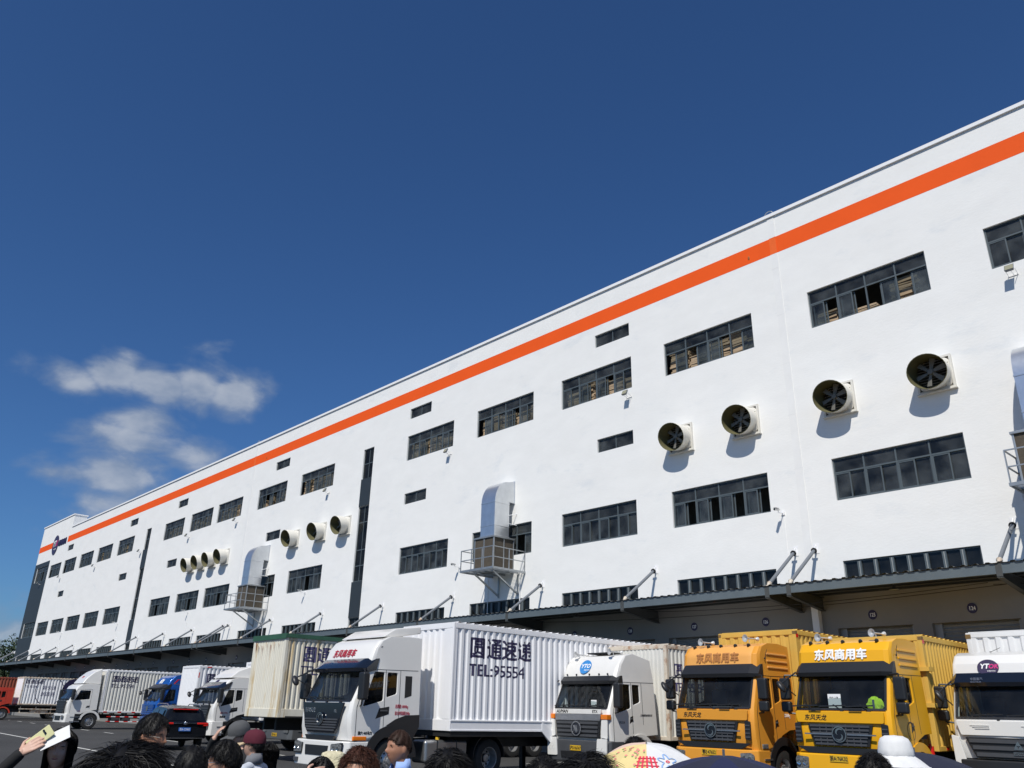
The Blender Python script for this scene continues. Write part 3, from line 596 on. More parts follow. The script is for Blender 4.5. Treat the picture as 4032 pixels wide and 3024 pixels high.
# ------------------------------------------------------------------ evaporative coolers on brackets, with bent sheet-metal duct
def cooler():
    t = thing('evaporative_cooler', '', 'air cooler')
    # local: x along the wall (platform 0 .. 2.6), y = 0 wall, z = 0 deck
    b = MB(); b.box(1.66+0.0,1.73,-1.55,-1.48,0.18,1.9); b.box(0.10,0.17,-1.55,-1.48,0.18,1.9); b.box(1.66,1.73,-0.06,0.01-0.02,0.18,1.9); b.box(0.10,0.17,-0.06,-0.01,0.18,1.9)
    b.box(0.06,1.77,-1.59,-0.005,0.1,0.22); b.box(0.06,1.77,-1.59,-0.005,1.86,1.95); b.box(0.88,0.94,-1.55,-1.50,0.22,1.86); b.box(1.68,1.73,-0.80,-0.74,0.22,1.86)
    b.build('cooler_frame', M['galv_m'], t, smooth=0, bevel=0.008)
    b = MB(); b.box(0.15,1.69,-1.52,-0.04,0.2,1.88); b.build('cooling_pad', M['pad'], t, smooth=0)
    d = MB(); prof_o = []; prof_i = []                # duct side outline in (y, z)
    prof = [(-1.52, 1.96), (-1.52, 3.85)]
    for k in range(1, 9):
        a = rad(90 * k / 8); prof.append((-0.55 - 0.97*math.cos(a), 3.85 + 1.28*math.sin(a)))
    prof += [(-0.02, 5.25), (-0.02, 3.98), (-0.42, 3.98), (-0.42, 3.98), (-0.42, 1.96)]
    prof = [p for i, p in enumerate(prof) if i == 0 or p != prof[i-1]]
    d.prism(prof, lambda y,z: (0.55,y,z), lambda y,z: (1.70,y,z))
    d.build('duct', M['galv'], t, smooth=30)
    s = MB()
    for bx_ in ((0.535,1.715,-1.535,-0.405,2.515,2.585),(0.535,1.715,-1.535,-0.405,3.815,3.885),(0.53,1.72,-0.06,-0.003,3.95,5.28),(0.52,1.73,-1.55,-0.39,1.955,2.0)):
        s = MB(); s.box(*bx_); s.build('duct_flange', M['galv'], t, smooth=0, bevel=0.01)
    p = MB()
    for x in (0.0, 0.5, 1.0, 1.55, 2.08, 2.57): p.box(x, x+0.05, -2.36, -0.005, -0.02, 0.05)
    p.box(0,2.62,-2.41,-2.36,-0.05,0.06); p.box(-0.05,-0.001,-2.41,-0.005,-0.05,0.06); p.box(2.62,2.67,-2.41,-0.005,-0.05,0.06); p.box(0,2.62,-1.2,-1.14,-0.08,-0.02)
    for k in range(40): p.box(0.0, 2.62, -2.34 + k*0.058, -2.33 + k*0.058, 0.051, 0.06)
    p.build('platform', M['galv_m'], t, smooth=0)
    r = MB(); c = [(0,-0.03,0),(0,-2.38,0),(2.62,-2.38,0),(2.62,-0.03,0)]
    for z in (0.58, 1.13):
        for i in range(3): r.bar(Vector(c[i]) + Vector((0,0,z)), Vector(c[i+1]) + Vector((0,0,z)), 0.042, 0.042)
    for i in range(3):
        for s_ in ((0, 0.5) if i != 1 else (0, 0.33, 0.67)):
            q = Vector(c[i]).lerp(Vector(c[i+1]), s_); r.bar(q, q + Vector((0,0,1.13)), 0.04, 0.04)
    r.bar(c[3], Vector(c[3]) + Vector((0,0,1.13)), 0.04, 0.04)
    r.build('guard_rail', M['galv_m'], t, smooth=0)
    for x in (0.55, 2.1):
        k = MB(); k.bar((x,-1.9,-0.06),(x,-0.02,-1.1),0.08,0.08); k.bar((x,-0.04,-1.2),(x,-0.04,-0.06),0.08,0.06); k.build('bracket', M['galv_m'], t, smooth=0)
    for pts, r_ in (([(1.72,-0.5,3.2),(1.9,-0.01,3.35)],0.02),([(1.72,-0.42,2.75),(1.9,-0.01,2.7)],0.02),([(2.3,-0.05,-0.3),(2.3,-0.05,-2.3)],0.03),([(-0.35,-0.03,-2.2),(-0.35,-0.03,0.3),(0.3,-0.03,0.55)],0.02)):
        k = MB(); k.tube(pts, r_); k.build('pipe', M['wall_trim'], t)
    return t
cl = cooler()
for i, (x, s) in enumerate(((-34.72,'middle of the facade'),(-63.97,'below the three fan hoods'),(-7.42,'cut by the right edge'))):
    o = cl if i == 0 else copy_tree(cl); o.location = (x, D, 8.83); tag(o, 'boxy cooler with bent silver duct on a railed platform, ' + s, 'air cooler', 'coolers with ducts on the facade')
# ------------------------------------------------------------------ floodlights and cameras
fl = thing('floodlight', '', 'floodlight')
b = MB(); fl_s = 0.85; b.add([(-0.19,-0.55,0.0),(0.19,-0.55,0.0),(0.19,-0.40,0.30),(-0.19,-0.40,0.30),(-0.15,-0.45,-0.04),(0.15,-0.45,-0.04),(0.15,-0.32,0.24),(-0.15,-0.32,0.24)], [(0,1,2,3),(4,7,6,5),(0,4,5,1),(1,5,6,2),(2,6,7,3),(3,7,4,0)]); b.build('lamp_housing', M['rod'], fl, smooth=0)
b = MB(); b.add([(-0.165,-0.545,0.025),(0.165,-0.545,0.025),(0.165,-0.418,0.278),(-0.165,-0.418,0.278)], [(0,1,2,3)]); lens = b.build('lens', mat('floodlight_lens', (0.30,0.29,0.2), 0.25), fl, smooth=0); lens.location = (0,-0.012,-0.004)
b = MB(); b.tube([(-0.18,-0.40,0.06),(-0.18,-0.02,-0.05)],0.012); b.tube([(0.18,-0.40,0.06),(0.18,-0.02,-0.05)],0.012); b.box(-0.2,0.2,-0.03,-0.003,-0.09,-0.03); b.tube([(0.02,-0.38,0.0),(0.06,-0.2,-0.12),(0.03,-0.02,-0.05)],0.01); b.build('bracket', M['wall_trim'], fl, smooth=0)
FL = [(-6.5,'rightmost, under the brick-lined window'),(-24.5,'under the seventh-bay window left of the joint'),(-39.2,'two windows right of the dark glazed strip'),(-53.9,'just left of the tall dark glazed strip'),(-69.3,'left of the left wall joint'),(-79.75,'under the gap right of the second strip'),(-92.4,'beside the far dark strip'),(-107.4,'below the fourth upper window from the tower'),(-121.2,'below the first gap beside the tower'),(-130.7,'on the dark tower panel')]
for i, (x, s) in enumerate(FL):
    o = fl if i == 0 else copy_tree(fl); o.location = (x, D, 17.10); o.scale = (0.85, 0.85, 0.85); tag(o, 'small square floodlight on the white wall, ' + s, 'floodlight', 'floodlights below the upper windows')
cm = thing('security_camera', '', 'camera')
b = MB(); b.cyl((-0.04,-0.62,0.2),(0.0,-0.34,0.24),0.055,n=12); b.box(-0.09,0.05,-0.66,-0.36,0.255,0.275); b.build('camera_body', M['white_cab'], cm)
b = MB(); b.cyl((-0.043,-0.635,0.198),(-0.04,-0.62,0.2),0.045,n=12); b.build('lens', M['gloss_black'], cm)
b = MB(); b.tube([(0,-0.42,0.19),(0,-0.35,0.1),(0,-0.02,0.14)],0.02); b.box(-0.07,0.07,-0.05,-0.003,0.05,0.2); b.tube([(0.03,-0.012,0.05),(0.03,-0.012,-3.0)],0.008,n=5); b.build('bracket', M['wall_trim'], cm)
for i, (x, s) in enumerate(((-16.6,'at the corner of the open middle-row window'),(-37.7,'left of the middle cooler platform'),(-55.7,'below the window left of the dark glazed strip'),(-76.9,'below the middle window left of the far cooler'),(-95.3,'right of the far dark strip'),(-115.1,'near the dark tower'))):
    o = cm if i == 0 else copy_tree(cm); o.location = (x, D, 9.6); tag(o, 'white bullet camera on a wall bracket, ' + s, 'camera', 'cameras below the middle windows')
# ------------------------------------------------------------------ far left: trees and wires
def tree(x, y, h, r, lab, seed):
    t = thing('tree', lab, 'tree', (x, y, 0)); q = random.Random(seed)
    b = MB(); b.cyl((0,0,0),(0.1,0,h*0.55),0.28,0.14,n=10)
    for k in range(6):
        a = q.uniform(0,6.28); b.cyl((0.05,0,h*q.uniform(0.3,0.5)),(math.cos(a)*r*0.6,math.sin(a)*r*0.6,h*q.uniform(0.6,0.85)),0.1,0.03,n=6)
    b.build('trunk', M['bark'], t)
    c = MB(); cl_ = [(Vector((q.uniform(-1,1)*r*0.7, q.uniform(-1,1)*r*0.7, h*q.uniform(0.45,0.95))), r*q.uniform(0.3,0.55)) for _ in range(16)]
    for _ in range(4200):
        cc, rr = q.choice(cl_); d = Vector((q.gauss(0,1),q.gauss(0,1),q.gauss(0,1))).normalized() * rr * q.uniform(0.55,1.05); p = cc + d
        u = Vector((q.gauss(0,1),q.gauss(0,1),q.gauss(0,1))).normalized(); v = u.orthogonal().normalized() * q.uniform(0.08,0.17); u = u.cross(v).normalized() * q.uniform(0.12,0.26)
        c.add([p-u, p+v*0.8, p+u, p-v*0.8], [(0,1,2,3)])
    c.build('crown', M['leaf'], t, smooth=0, weld=False)
tree(-152, 33.5, 9.2, 3.8, 'bushy dark green tree beyond the left end of the canopy', 1)
tree(-160, 38.0, 11.0, 4.5, 'taller dark tree behind the canopy end at far left', 2)
tree(-146.5, 37.0, 6.2, 3.0, 'low dark green tree under the left end of the canopy', 4)
for k, (z, s) in enumerate(((15.9,'highest thin wire rising to the tower from the left'),(9.6,'middle thin wire reaching the dark tower corner'),(8.6,'lowest wire reaching the dark tower corner'))):
    b = MB(); e = Vector((XL - 0.1, D + 0.4, z)); a = Vector((-215, D + 30, z - (7.5 if k == 0 else -1.2)))
    pts = [a.lerp(e, i/16) + Vector((0,0,-1.2*4*(i/16)*(1-i/16))) for i in range(17)]; b.tube(pts, 0.02 if k == 0 else 0.035, n=5)
    tag(b.build('power_cable', M['black']), s, 'cable', 'wires running to the tower')
# ------------------------------------------------------------------ vehicles
def wheel_mesh():
    b = MB()
    b.lathe([(0.29,-0.14),(0.40,-0.15),(0.49,-0.135),(0.515,-0.09),(0.515,0.09),(0.49,0.135),(0.40,0.15),(0.29,0.14)], (0,0,0), (1,0,0), 32)
    for k in range(40):
        a = 2*math.pi*k/40; c = Vector((0, math.cos(a)*0.512, math.sin(a)*0.512)); t = Vector((0,-math.sin(a),math.cos(a)))
        b.bar(c - Vector((0.1,0,0)), c + Vector((0.1,0,0)), 0.035, 0.02, up=c.normalized())
    ty = b.mesh('tyre', M['rubber'], 40)
    r = MB(); r.lathe([(0.30,0.145),(0.285,0.14),(0.27,0.09),(0.24,0.05),(0.17,0.075),(0.14,0.10),(0.08,0.10),(0.075,0.15),(0.001,0.155)], (0,0,0), (1,0,0), 28)
    for k in range(10):
        a = 2*math.pi*k/10; r.cyl((0.05,math.cos(a)*0.135,math.sin(a)*0.135),(0.125,math.cos(a)*0.135,math.sin(a)*0.135),0.018,n=6)
        a += 0.3; c = (0.066,math.cos(a)*0.205,math.sin(a)*0.205); r.cyl(c,(0.069,c[1],c[2]),0.028,n=10,m=1)
    rm = r.mesh('rim', [M['rim'], M['chassis']], 35)
    d = MB(); d.lathe([(0.30,0.145),(0.285,0.14),(0.27,-0.02),(0.25,-0.09),(0.14,-0.11),(0.001,-0.11)], (0,0,0), (1,0,0), 28); d.lathe([(0.11,-0.11),(0.10,0.02),(0.001,0.03)], (0,0,0), (1,0,0), 16)
    for k in range(10):
        a = 2*math.pi*k/10 + 0.3; c = (-0.098,math.cos(a)*0.2,math.sin(a)*0.2); d.cyl(c,(-0.085,c[1],c[2]),0.03,n=10,m=1)
    dm = d.mesh('rim', [M['rim'], M['chassis']], 35)
    return ty, rm, dm
TYRE, RIMF, RIMD = wheel_mesh()
def wheel(root, x, y, side=1, dual=False, r=0.515):
    """wheel > tyre, rim"""
    e = MB(); e.cyl((-0.10,0,0),(0.0,0,0),0.12,n=12); w_ = e.build('wheel', M['chassis'], root); w_.location = (x, y, r); w_.scale = (side * r / 0.515, r / 0.515, r / 0.515)
    t = link('tyre', TYRE, w_); m = link('rim', RIMD if dual else RIMF, w_)
    if dual:
        t2 = link('tyre', TYRE, w_); t2.location = (-0.34, 0, 0)
    return w_
def rpoly(pts, r, n=3):
    """round the corners of a 2-D outline"""
    out = []; k = len(pts)
    for i in range(k):
        p = Vector(pts[i]); a = Vector(pts[i-1]) - p; c = Vector(pts[(i+1) % k]) - p; rr = min(r, a.length*0.45, c.length*0.45)
        q0 = p + a.normalized()*rr; q1 = p + c.normalized()*rr
        for j in range(n + 1):
            t = j / n; out.append(tuple((q0*(1-t)**2 + p*(2*t*(1-t)) + q1*t*t)))
    return out
def make_cab(root, c):
    W, L, zb = c.get('W',1.23), c.get('L',2.2), c.get('zb',1.0)
    zw0, zw1, yw0, yw1 = c['zw0'], c['zw1'], c.get('yw0',0.08), c.get('yw1',0.42)
    tp = c.get('taper',0.03); paint = c['paint']
    X = lambda z: W - tp * max(0.0, z - 1.0)
    arch = c.get('arch', [(L,1.50),(1.75,1.48),(1.35,1.36),(1.02,1.15),(0.86,zb)])
    front = [(0.10,zb),(0.03,zb+0.3),(0.02,1.6),(yw0,zw0),(yw1,zw1)]
    dy = lambda y: c.get('corner',0.15) * max(0.0, 1 - max(0.0, y-0.45)/0.75)
    outer = [(y+dy(y), z) for y, z in front + c['roof']] + arch
    wins_ = c['wins']
    b = MB(); polys = [[Vector((y,z,0)) for y,z in outer]] + [[Vector((y,z,0)) for y,z in rpoly(wp, 0.05, 2)] for wp in wins_]
    tris = tessellate_polygon(polys); flat = [p for pl in polys for p in pl]
    for s in (1, -1):
        b.add([(s*X(p.y), p.x, p.y) for p in flat], [tuple(t) for t in tris])
        for pl in polys[1:]:
            n = len(pl); b.add([(s*X(p.y),p.x,p.y) for p in pl] + [(s*(X(p.y)-0.05),p.x,p.y) for p in pl], [(i,(i+1)%n,n+(i+1)%n,n+i) for i in range(n)])
    fr = front + c['roof']; ml = c.get('pillar',0.12); bow = c.get('bow',0.05)
    cx = [-1,-0.5,0,0.5,1]
    def row(y, z):
        xi = X(z) - ml; xq = X(z) - 0.035; e = dy(y); f_ = 1 - max(0.0, min(1.0, (y-0.6)/0.6))
        xsr = [(-X(z),e),(-xq,0.36*e)] + [(k*xi,0) for k in cx] + [(xq,0.36*e),(X(z),e)]
        return [(xx, y + o - bow*f_*(1-(xx/X(z))**2), z) for xx, o in xsr]
    rows = [row(y, z) for y, z in fr]
    for i in range(len(rows) - 1):
        for k in range(len(rows[i]) - 1):
            if i == 3 and 2 <= k <= 5: continue
            b.add([rows[i][k], rows[i][k+1], rows[i+1][k+1], rows[i+1][k]], [(0,1,2,3)])
    # back wall and underside
    zr = c['roof'][-1]; zt_ = arch[0][1]
    b.add([(-X(zr[1]),zr[0],zr[1]),(X(zr[1]),zr[0],zr[1]),(X(zt_),arch[0][0],zt_),(-X(zt_),arch[0][0],zt_)], [(0,1,2,3)])
    for (y0,z0),(y1,z1) in zip(arch, arch[1:] + [front[0]]):
        b.add([(-X(z0),y0,z0),(X(z0),y0,z0),(X(z1),y1,z1),(-X(z1),y1,z1)], [(0,1,2,3)])
    # door seam
    body = b.build('cab_body', paint, root, smooth=40, bevel=c.get('round',0.05), seg=3)
    sm = MB()
    for s in (1, -1):
        for seam in c.get('seams', []):
            for (ya,za),(yb,zb_) in zip(seam, seam[1:]): sm.bar((s*(X(za)+0.001),ya,za),(s*(X(zb_)+0.001),yb,zb_),0.012,0.006,up=(s,0,0))
    if sm.v: sm.build('door_seam', M['black'], body, smooth=0)
    # windscreen
    g_ = MB(); lo, hi = rows[3], rows[4]
    for k in range(2, 6): g_.add([lo[k], lo[k+1], hi[k+1], hi[k]], [(0,1,2,3)])
    g_.build('windscreen', M['glass_c'], root, smooth=60)
    t_ = MB()                                              # black rubber surround
    P = [Vector(p) + Vector((0,-0.006,0.0)) for p in lo[2:7]] + [Vector(p) + Vector((0,-0.006,0)) for p in reversed(hi[2:7])]
    for i in range(len(P)): t_.bar(P[i], P[(i+1) % len(P)], 0.05, 0.012, up=(0,-1,0.4))
    t_.build('windscreen_seal', M['black'], root, smooth=0)
    for wp in wins_:
        for s in (1, -1):
            g_ = MB(); pl = rpoly(wp, 0.05, 2); g_.add([(s*(X(z)-0.03),y,z) for y,z in pl], [tuple(range(len(pl)))]); g_.build('side_window', c.get('sideglass', M['glass_s']), root, smooth=0)
    if c.get('interior', True):
        i_ = MB(); i_.box(-W+0.12,W-0.12,0.22,0.75,zw0-0.45,zw0-0.06); i_.box(-W+0.1,W-0.1,0.12,L-0.08,zw0-0.62,zw0-0.5); i_.box(-W+0.12,W-0.12,L-0.14,L-0.08,zw0-0.5,zw1+0.25)
        i_.box(-W+0.16,W-0.16,0.95,L-0.1,zw1+0.22,zw1+0.25); i_.build('dashboard', M['dash'], root, smooth=0, bevel=0.02)
        for sx in (-0.62, 0.62):
            s_ = MB(); s_.box(sx-0.26,sx+0.26,0.95,1.45,zw0-0.5,zw0-0.2); s_.box(sx-0.25,sx+0.25,1.35,1.52,zw0-0.2,zw0+0.48); s_.box(sx-0.14,sx+0.14,1.38,1.5,zw0+0.5,zw0+0.68); s_.build('seat', M['seat'], root, smooth=40, bevel=0.04)
        R_ = ring('steering_wheel', (0.62,0.74,zw0+0.06), 0.22, 0.03, (1,0,0), (0,0.55,0.84), M['black'], root, th=0.03, n=24)
    # bumper
    bu = c.get('bumper'); wx = W + 0.01
    if bu:
        z0, z1, mt, yf = bu['z0'], bu['z1'], bu['mat'], bu.get('yf',-0.10)
        q = MB(); pl = [(-wx,0.62),(-wx,0.06),(-wx+0.16,yf+0.03),(-0.55,yf),(0.55,yf),(wx-0.16,yf+0.03),(wx,0.06),(wx,0.62)]
        q.prism(pl, lambda x,y: (x,y,z0), lambda x,y: (x*0.998,y+0.015,z1)); q.build('bumper', mt, root, smooth=40, bevel=0.035, seg=3)
        if 'intake' in bu:
            x_, a, e, mm = bu['intake']; q = MB(); q.prism([(-x_,a),(x_,a),(x_*1.06,e),(-x_*1.06,e)], lambda x,z: (x,yf-0.012,z), lambda x,z: (x,yf+0.03,z)); q.build('lower_grille', mm, root, smooth=0, bevel=0.01)
        hx0, hx1, hz0, hz1 = bu['lamp']
        for s in (1,-1):
            f_ = lambda x,dy: (s*x, (yf if x < wx-0.16 else yf+0.03+(x-wx+0.16)*0.2)-dy, 0)
            h_ = MB(); ol = rpoly([(hx0,hz0+0.02),(hx1,hz0),(hx1+0.02,hz1-0.06),(hx1-0.05,hz1),(hx0-0.01,hz1-0.02)],0.03,2)
            yy = lambda x: yf - 0.012 if x < wx-0.16 else yf - 0.012 + (x-wx+0.16)*0.55
            h_.prism(ol, lambda x,z: (s*x,yy(x)+0.04,z), lambda x,z: (s*x,yy(x),z)); ho = h_.build('headlight', M['lamp_clear'], root, smooth=30)
            n_ = 2 if hx1-hx0 > 0.25 else 1
            for kk in range(n_):
                xx = hx0 + (hx1-hx0)*(kk+0.5)/n_; zz = (hz0+hz1)/2; h2 = MB(); h2.lathe([(0.058,0.006),(0.052,-0.002),(0.03,-0.008),(0.001,-0.003)], (s*xx,yy(xx),zz), (0,-1,0), 16); h2.build('reflector', M['chrome'], ho)
    for nm, poly, y, mt in c.get('panels', []):
        q = MB(); q.prism(rpoly(poly,0.03,2), lambda x,z: (x,y,z), lambda x,z: (x,y+0.05,z)); q.build(nm, mt, root, smooth=30, bevel=0.008)
    gr = c.get('grille')
    if gr:
        poly, y, ns, mt = gr['poly'], gr['y'], gr['n'], gr['mat']; z0 = min(p[1] for p in poly); z1 = max(p[1] for p in poly)
        q = MB(); q.prism(poly, lambda x,z: (x,y,z), lambda x,z: (x,y+0.05,z)); go = q.build('grille', mt, root, smooth=0, bevel=0.012)
        q = MB()
        def half(z):
            xr = [p[0] for p in poly if p[0] > 0]; pr = sorted([(p[1],p[0]) for p in poly if p[0] > 0])
            for (za,xa),(zb2,xb) in zip(pr, pr[1:]):
                if za <= z <= zb2: return xa + (xb-xa)*(z-za)/max(1e-6,zb2-za)
            return min(xr)
        sz0, sz1 = gr.get('slats',(z0,z1))
        for k in range(ns):
            z = sz0 + (sz1-sz0)*(k+0.5)/ns; h = half(z) - 0.06; q.box(-h,h,y-0.03,y-0.001,z-(sz1-sz0)/ns*0.28,z+(sz1-sz0)/ns*0.28)
        for k in range(gr.get('v',0)):
            x_ = -half(sz0)+0.1 + (2*half(sz0)-0.2)*(k+0.5)/gr['v']; q.box(x_-0.012,x_+0.012,y-0.022,y-0.0005,sz0,sz1)
        q.build('slats', gr.get('smat', M['greyplas']), go, smooth=0)
    vi = c.get('visor')
    if vi:
        ya, za, yb2, zb2, h, mt = vi; q = MB(); nx = 14; vs = []
        for i in range(nx + 1):
            u = -1 + 2*i/nx; e = max(0.0, (abs(u)-0.86)/0.14)**2 * 0.20
            wx_ = u * (X(zb2+h) + 0.015); wl = u * (X(zb2) + 0.03); bw = bow*(1-u*u)
            pf = lambda z: next((y0+(y1-y0)*(z-z0)/max(1e-6,z1-z0) for (y0,z0),(y1,z1) in zip(front+c['roof'], (front+c['roof'])[1:]) if z0 <= z <= z1), yb2)
            yt = pf(zb2+h) - bw + e; yl_ = ya - bw + e
            vs += [(wx_,yt+0.05,zb2+h+0.012),(wx_,yt-0.035,zb2+h),(wl,yl_-0.03,za+0.10),(wl,yl_,za+0.01),(wl,yl_+0.04,za),(wl,yb2-bw+e+0.06,zb2-0.02)]
        m6 = 6; q.add(vs, [(i*m6+j,i*m6+(j+1)%m6,(i+1)*m6+(j+1)%m6,(i+1)*m6+j) for i in range(nx) for j in range(m6)] + [(5,4,3,2,1,0), tuple(nx*m6+j for j in range(6))])
        q.build('sun_visor', mt, root, smooth=35)
    # wipers
    for xx in c.get('wipers', (-0.75,-0.05,0.6)):
        q = MB(); q.bar((xx+0.12,yw0-0.075,zw0-0.03),(xx-0.10,yw0-0.03,zw0+0.10),0.03,0.02); q.bar((xx-0.45,yw0-0.055,zw0+0.06),(xx+0.22,yw0-0.055,zw0+0.085),0.022,0.03); q.cyl((xx+0.12,yw0-0.05,zw0-0.05),(xx+0.12,yw0-0.1,zw0-0.03),0.035,n=10); q.build('wiper', M['black'], root, smooth=0)
    # mirrors
    mi = c.get('mirror', 'big')
    for s in (1, -1):
        xm = X(zw0+0.3) + 0.23
        q = MB()
        if mi == 'big':
            q.box(s*xm-0.13,s*xm+0.13,0.10,0.30,zw0+0.02,zw0+0.70)
        else:
            q.box(s*xm-0.13,s*xm+0.13,0.12,0.28,zw0+0.20,zw0+0.72); q.box(s*xm-0.13,s*xm+0.13,0.12,0.28,zw0-0.08,zw0+0.17)
        mo = q.build('side_mirror', M['black'], root, smooth=40, bevel=0.05, seg=3)
        q = MB(); q.tube([(s*(X(zw1)-0.02),0.36,zw1-0.02),(s*xm,0.2,zw1-0.02),(s*xm,0.2,zw0+0.6)],0.022,n=8); q.build('mirror_arm', M['black'], mo); q = MB(); q.tube([(s*X(zw0),0.3,zw0-0.12),(s*(xm-0.03),0.2,zw0-0.1),(s*xm,0.2,zw0+0.1)],0.022,n=8); q.build('mirror_arm', M['black'], mo)
        q = MB(); q.box(s*xm-0.10,s*xm+0.10,0.301,0.306,zw0+0.25,zw0+0.64); q.build('mirror_glass', M['chrome'], mo, smooth=0)
    if c.get('frontmirror', True):
        q = MB(); q.ell((-X(zw1)-0.12,-0.22,zw1-0.30),(0.07,0.10,0.16),rot=Matrix.Rotation(rad(-35),3,'Y')); fm = q.build('front_mirror', M['black'], root)
        q = MB(); q.tube([(-X(zw1)+0.05,yw1-0.15,zw1+0.05),(-X(zw1)-0.12,-0.2,zw1-0.22)],0.02,n=8); q.build('mirror_arm', M['black'], fm); q = MB(); q.tube([(-X(zw1)+0.02,yw1-0.2,zw1-0.5),(-X(zw1)-0.1,-0.18,zw1-0.26)],0.014,n=6); q.build('mirror_arm', M['black'], fm)
    # handles, fenders, steps, wheels
    hd = c.get('handle', (0.95, 1.75, 0.30, 0.16))
    for s in (1, -1):
        y, z, l_, h_ = hd; x_ = s*(X(z)+0.001)
        q = MB(); q.prism([(y,z-h_*0.9),(y+l_,z-h_*0.35),(y+l_,z+h_*0.5),(y+l_*0.25,z+h_*0.28)], lambda yy,zz: (x_-0.004*s,yy,zz), lambda yy,zz: (x_+0.006*s,yy,zz)); dh = q.build('door_handle', M['black'], root, smooth=0)
        q = MB(); q.box(min(x_,x_+0.035*s),max(x_,x_+0.035*s),y+l_*0.3,y+l_*0.85,z-0.02,z+0.02); q.build('grip', M['greyplas'], dh, smooth=0, bevel=0.008)
        if 'fender' in c:
            yc, r0, r1, mt, a0, a1 = c['fender']; q = MB(); k = 14
            xa, xb = s*(W+0.015), s*(W-0.42)
            A_ = [(rad(a0+(a1-a0)*i/k)) for i in range(k+1)]
            vs = []
            for a in A_:
                for x2, rr in ((xa,r0),(xa,r1),(xb,r1),(xb,r0)): vs.append((x2, yc - math.cos(a)*rr, 0.52 + math.sin(a)*rr))
            q.add(vs, [(4*i+j,4*i+(j+1)%4,4*i+4+(j+1)%4,4*i+4+j) for i in range(k) for j in range(4)] + [(3,2,1,0),(4*k,4*k+1,4*k+2,4*k+3)])
            q.build('wheel_arch', mt, root, smooth=40)
        yw = c.get('wy', 1.35); wheel(root, s*(W-0.17), yw, s)
        q = MB(); xa, xb = sorted((s*(W-0.30), s*(W-0.01))); q.box(xa,xb,0.28,yw-0.62,0.42,zb-0.001); st = q.build('step', c.get('stepmat', M['black']), root, smooth=0, bevel=0.02)
        for z in (0.48, 0.78):
            q = MB(); xa, xb = sorted((s*(W-0.01), s*(W+0.03))); q.box(xa,xb,0.32,yw-0.66,z,z+0.04); q.build('tread', M['steel'], st, smooth=0)
    q = MB(); q.box(-0.45,-0.35,0.5,c.get('rail',6.5),0.72,1.0); q.box(0.35,0.45,0.5,c.get('rail',6.5),0.72,1.0); q.box(-0.9,0.9,c.get('wy',1.35)-0.08,c.get('wy',1.35)+0.08,0.42,0.56); q.box(-0.5,0.5,0.5,L-0.1,0.55,1.05); q.build('chassis', M['chassis'], root, smooth=0)
    # plate
    if 'plate' in c:
        x_, z_, y_, s_, mt = c['plate']; q = MB(); q.box(x_-0.22,x_+0.22,y_-0.008,y_,z_-0.07,z_+0.07); po = q.build('number_plate', mt, root, smooth=0)
        put_text('plate_number', s_, 0.115, c.get('ptxt', M['blk_t']), po, (x_,y_-0.0085,z_-0.042), (1,0,0), (0,0,1), bold=0.003, align='CENTER', xs=0.82)
    # marker lamps on the roof front, aerial
    for xx in c.get('markers', []):
        yr, zr_ = c['marker_at']; q = MB(); q.ell((xx,yr,zr_),(0.045,0.07,0.05),10,8); q.build('marker_lamp', M['black'], root)
    if 'aerial' in c:
        p0, p1 = c['aerial']; q = MB(); q.cyl(p0,p1,0.006,n=5); q.cyl(p0,Vector(p0).lerp(Vector(p1),0.08),0.018,n=6); q.build('aerial', M['black'], root)
    if 'horns' in c:
        for (x_,y_,z_) in c['horns']:
            q = MB(); q.lathe([(0.001,0.06),(0.09,0.0),(0.10,0.0),(0.05,0.05),(0.02,0.12),(0.015,0.40),(0.05,0.44),(0.06,0.48),(0.001,0.5)], (x_,y_,z_), (0.25,1,0), 16); q.cyl((x_+0.04,y_+0.15,z_-0.1),(x_+0.04,y_+0.15,z_),0.012,n=6); q.build('air_horn', M['horn'], root)
    pr_ = [(z,y) for y,z in front + c['roof'][:5]]
    def surf(x, z):
        for (za,ya),(zb2,yb2) in zip(pr_, pr_[1:]):
            if za <= z <= zb2: y = ya + (yb2-ya)*(z-za)/max(1e-6,zb2-za); break
        else: y = pr_[-1][1]
        return y - bow*(1 - max(0.0, min(1.0, (y-0.6)/0.6)))*(1-min(1,abs(x)/X(z))**2)
    X.surf = surf
    return X
CH_BR = (0.0, 0.35, 0.5, 0.85)
def corr_fn(pitch, y0, depth):
    def fn(y):
        t = ((y - y0) / pitch) % 1.0
        if t < 0.35: return 0.0
        if t < 0.5: return -depth * (t-0.35)/0.15
        if t < 0.85: return -depth
        return -depth * (1-(t-0.85)/0.15)
    return fn
def corr_strip(y0, y1, pitch, depth):
    fn = corr_fn(pitch, y0, depth); ys = [y0]; k = 0
    while True:
        for bb in CH_BR:
            y = y0 + (k+bb)*pitch
            if y0 < y < y1: ys.append(y)
        k += 1
        if y0 + k*pitch > y1: break
    ys.append(y1); return [(y, fn(y)) for y in ys], fn
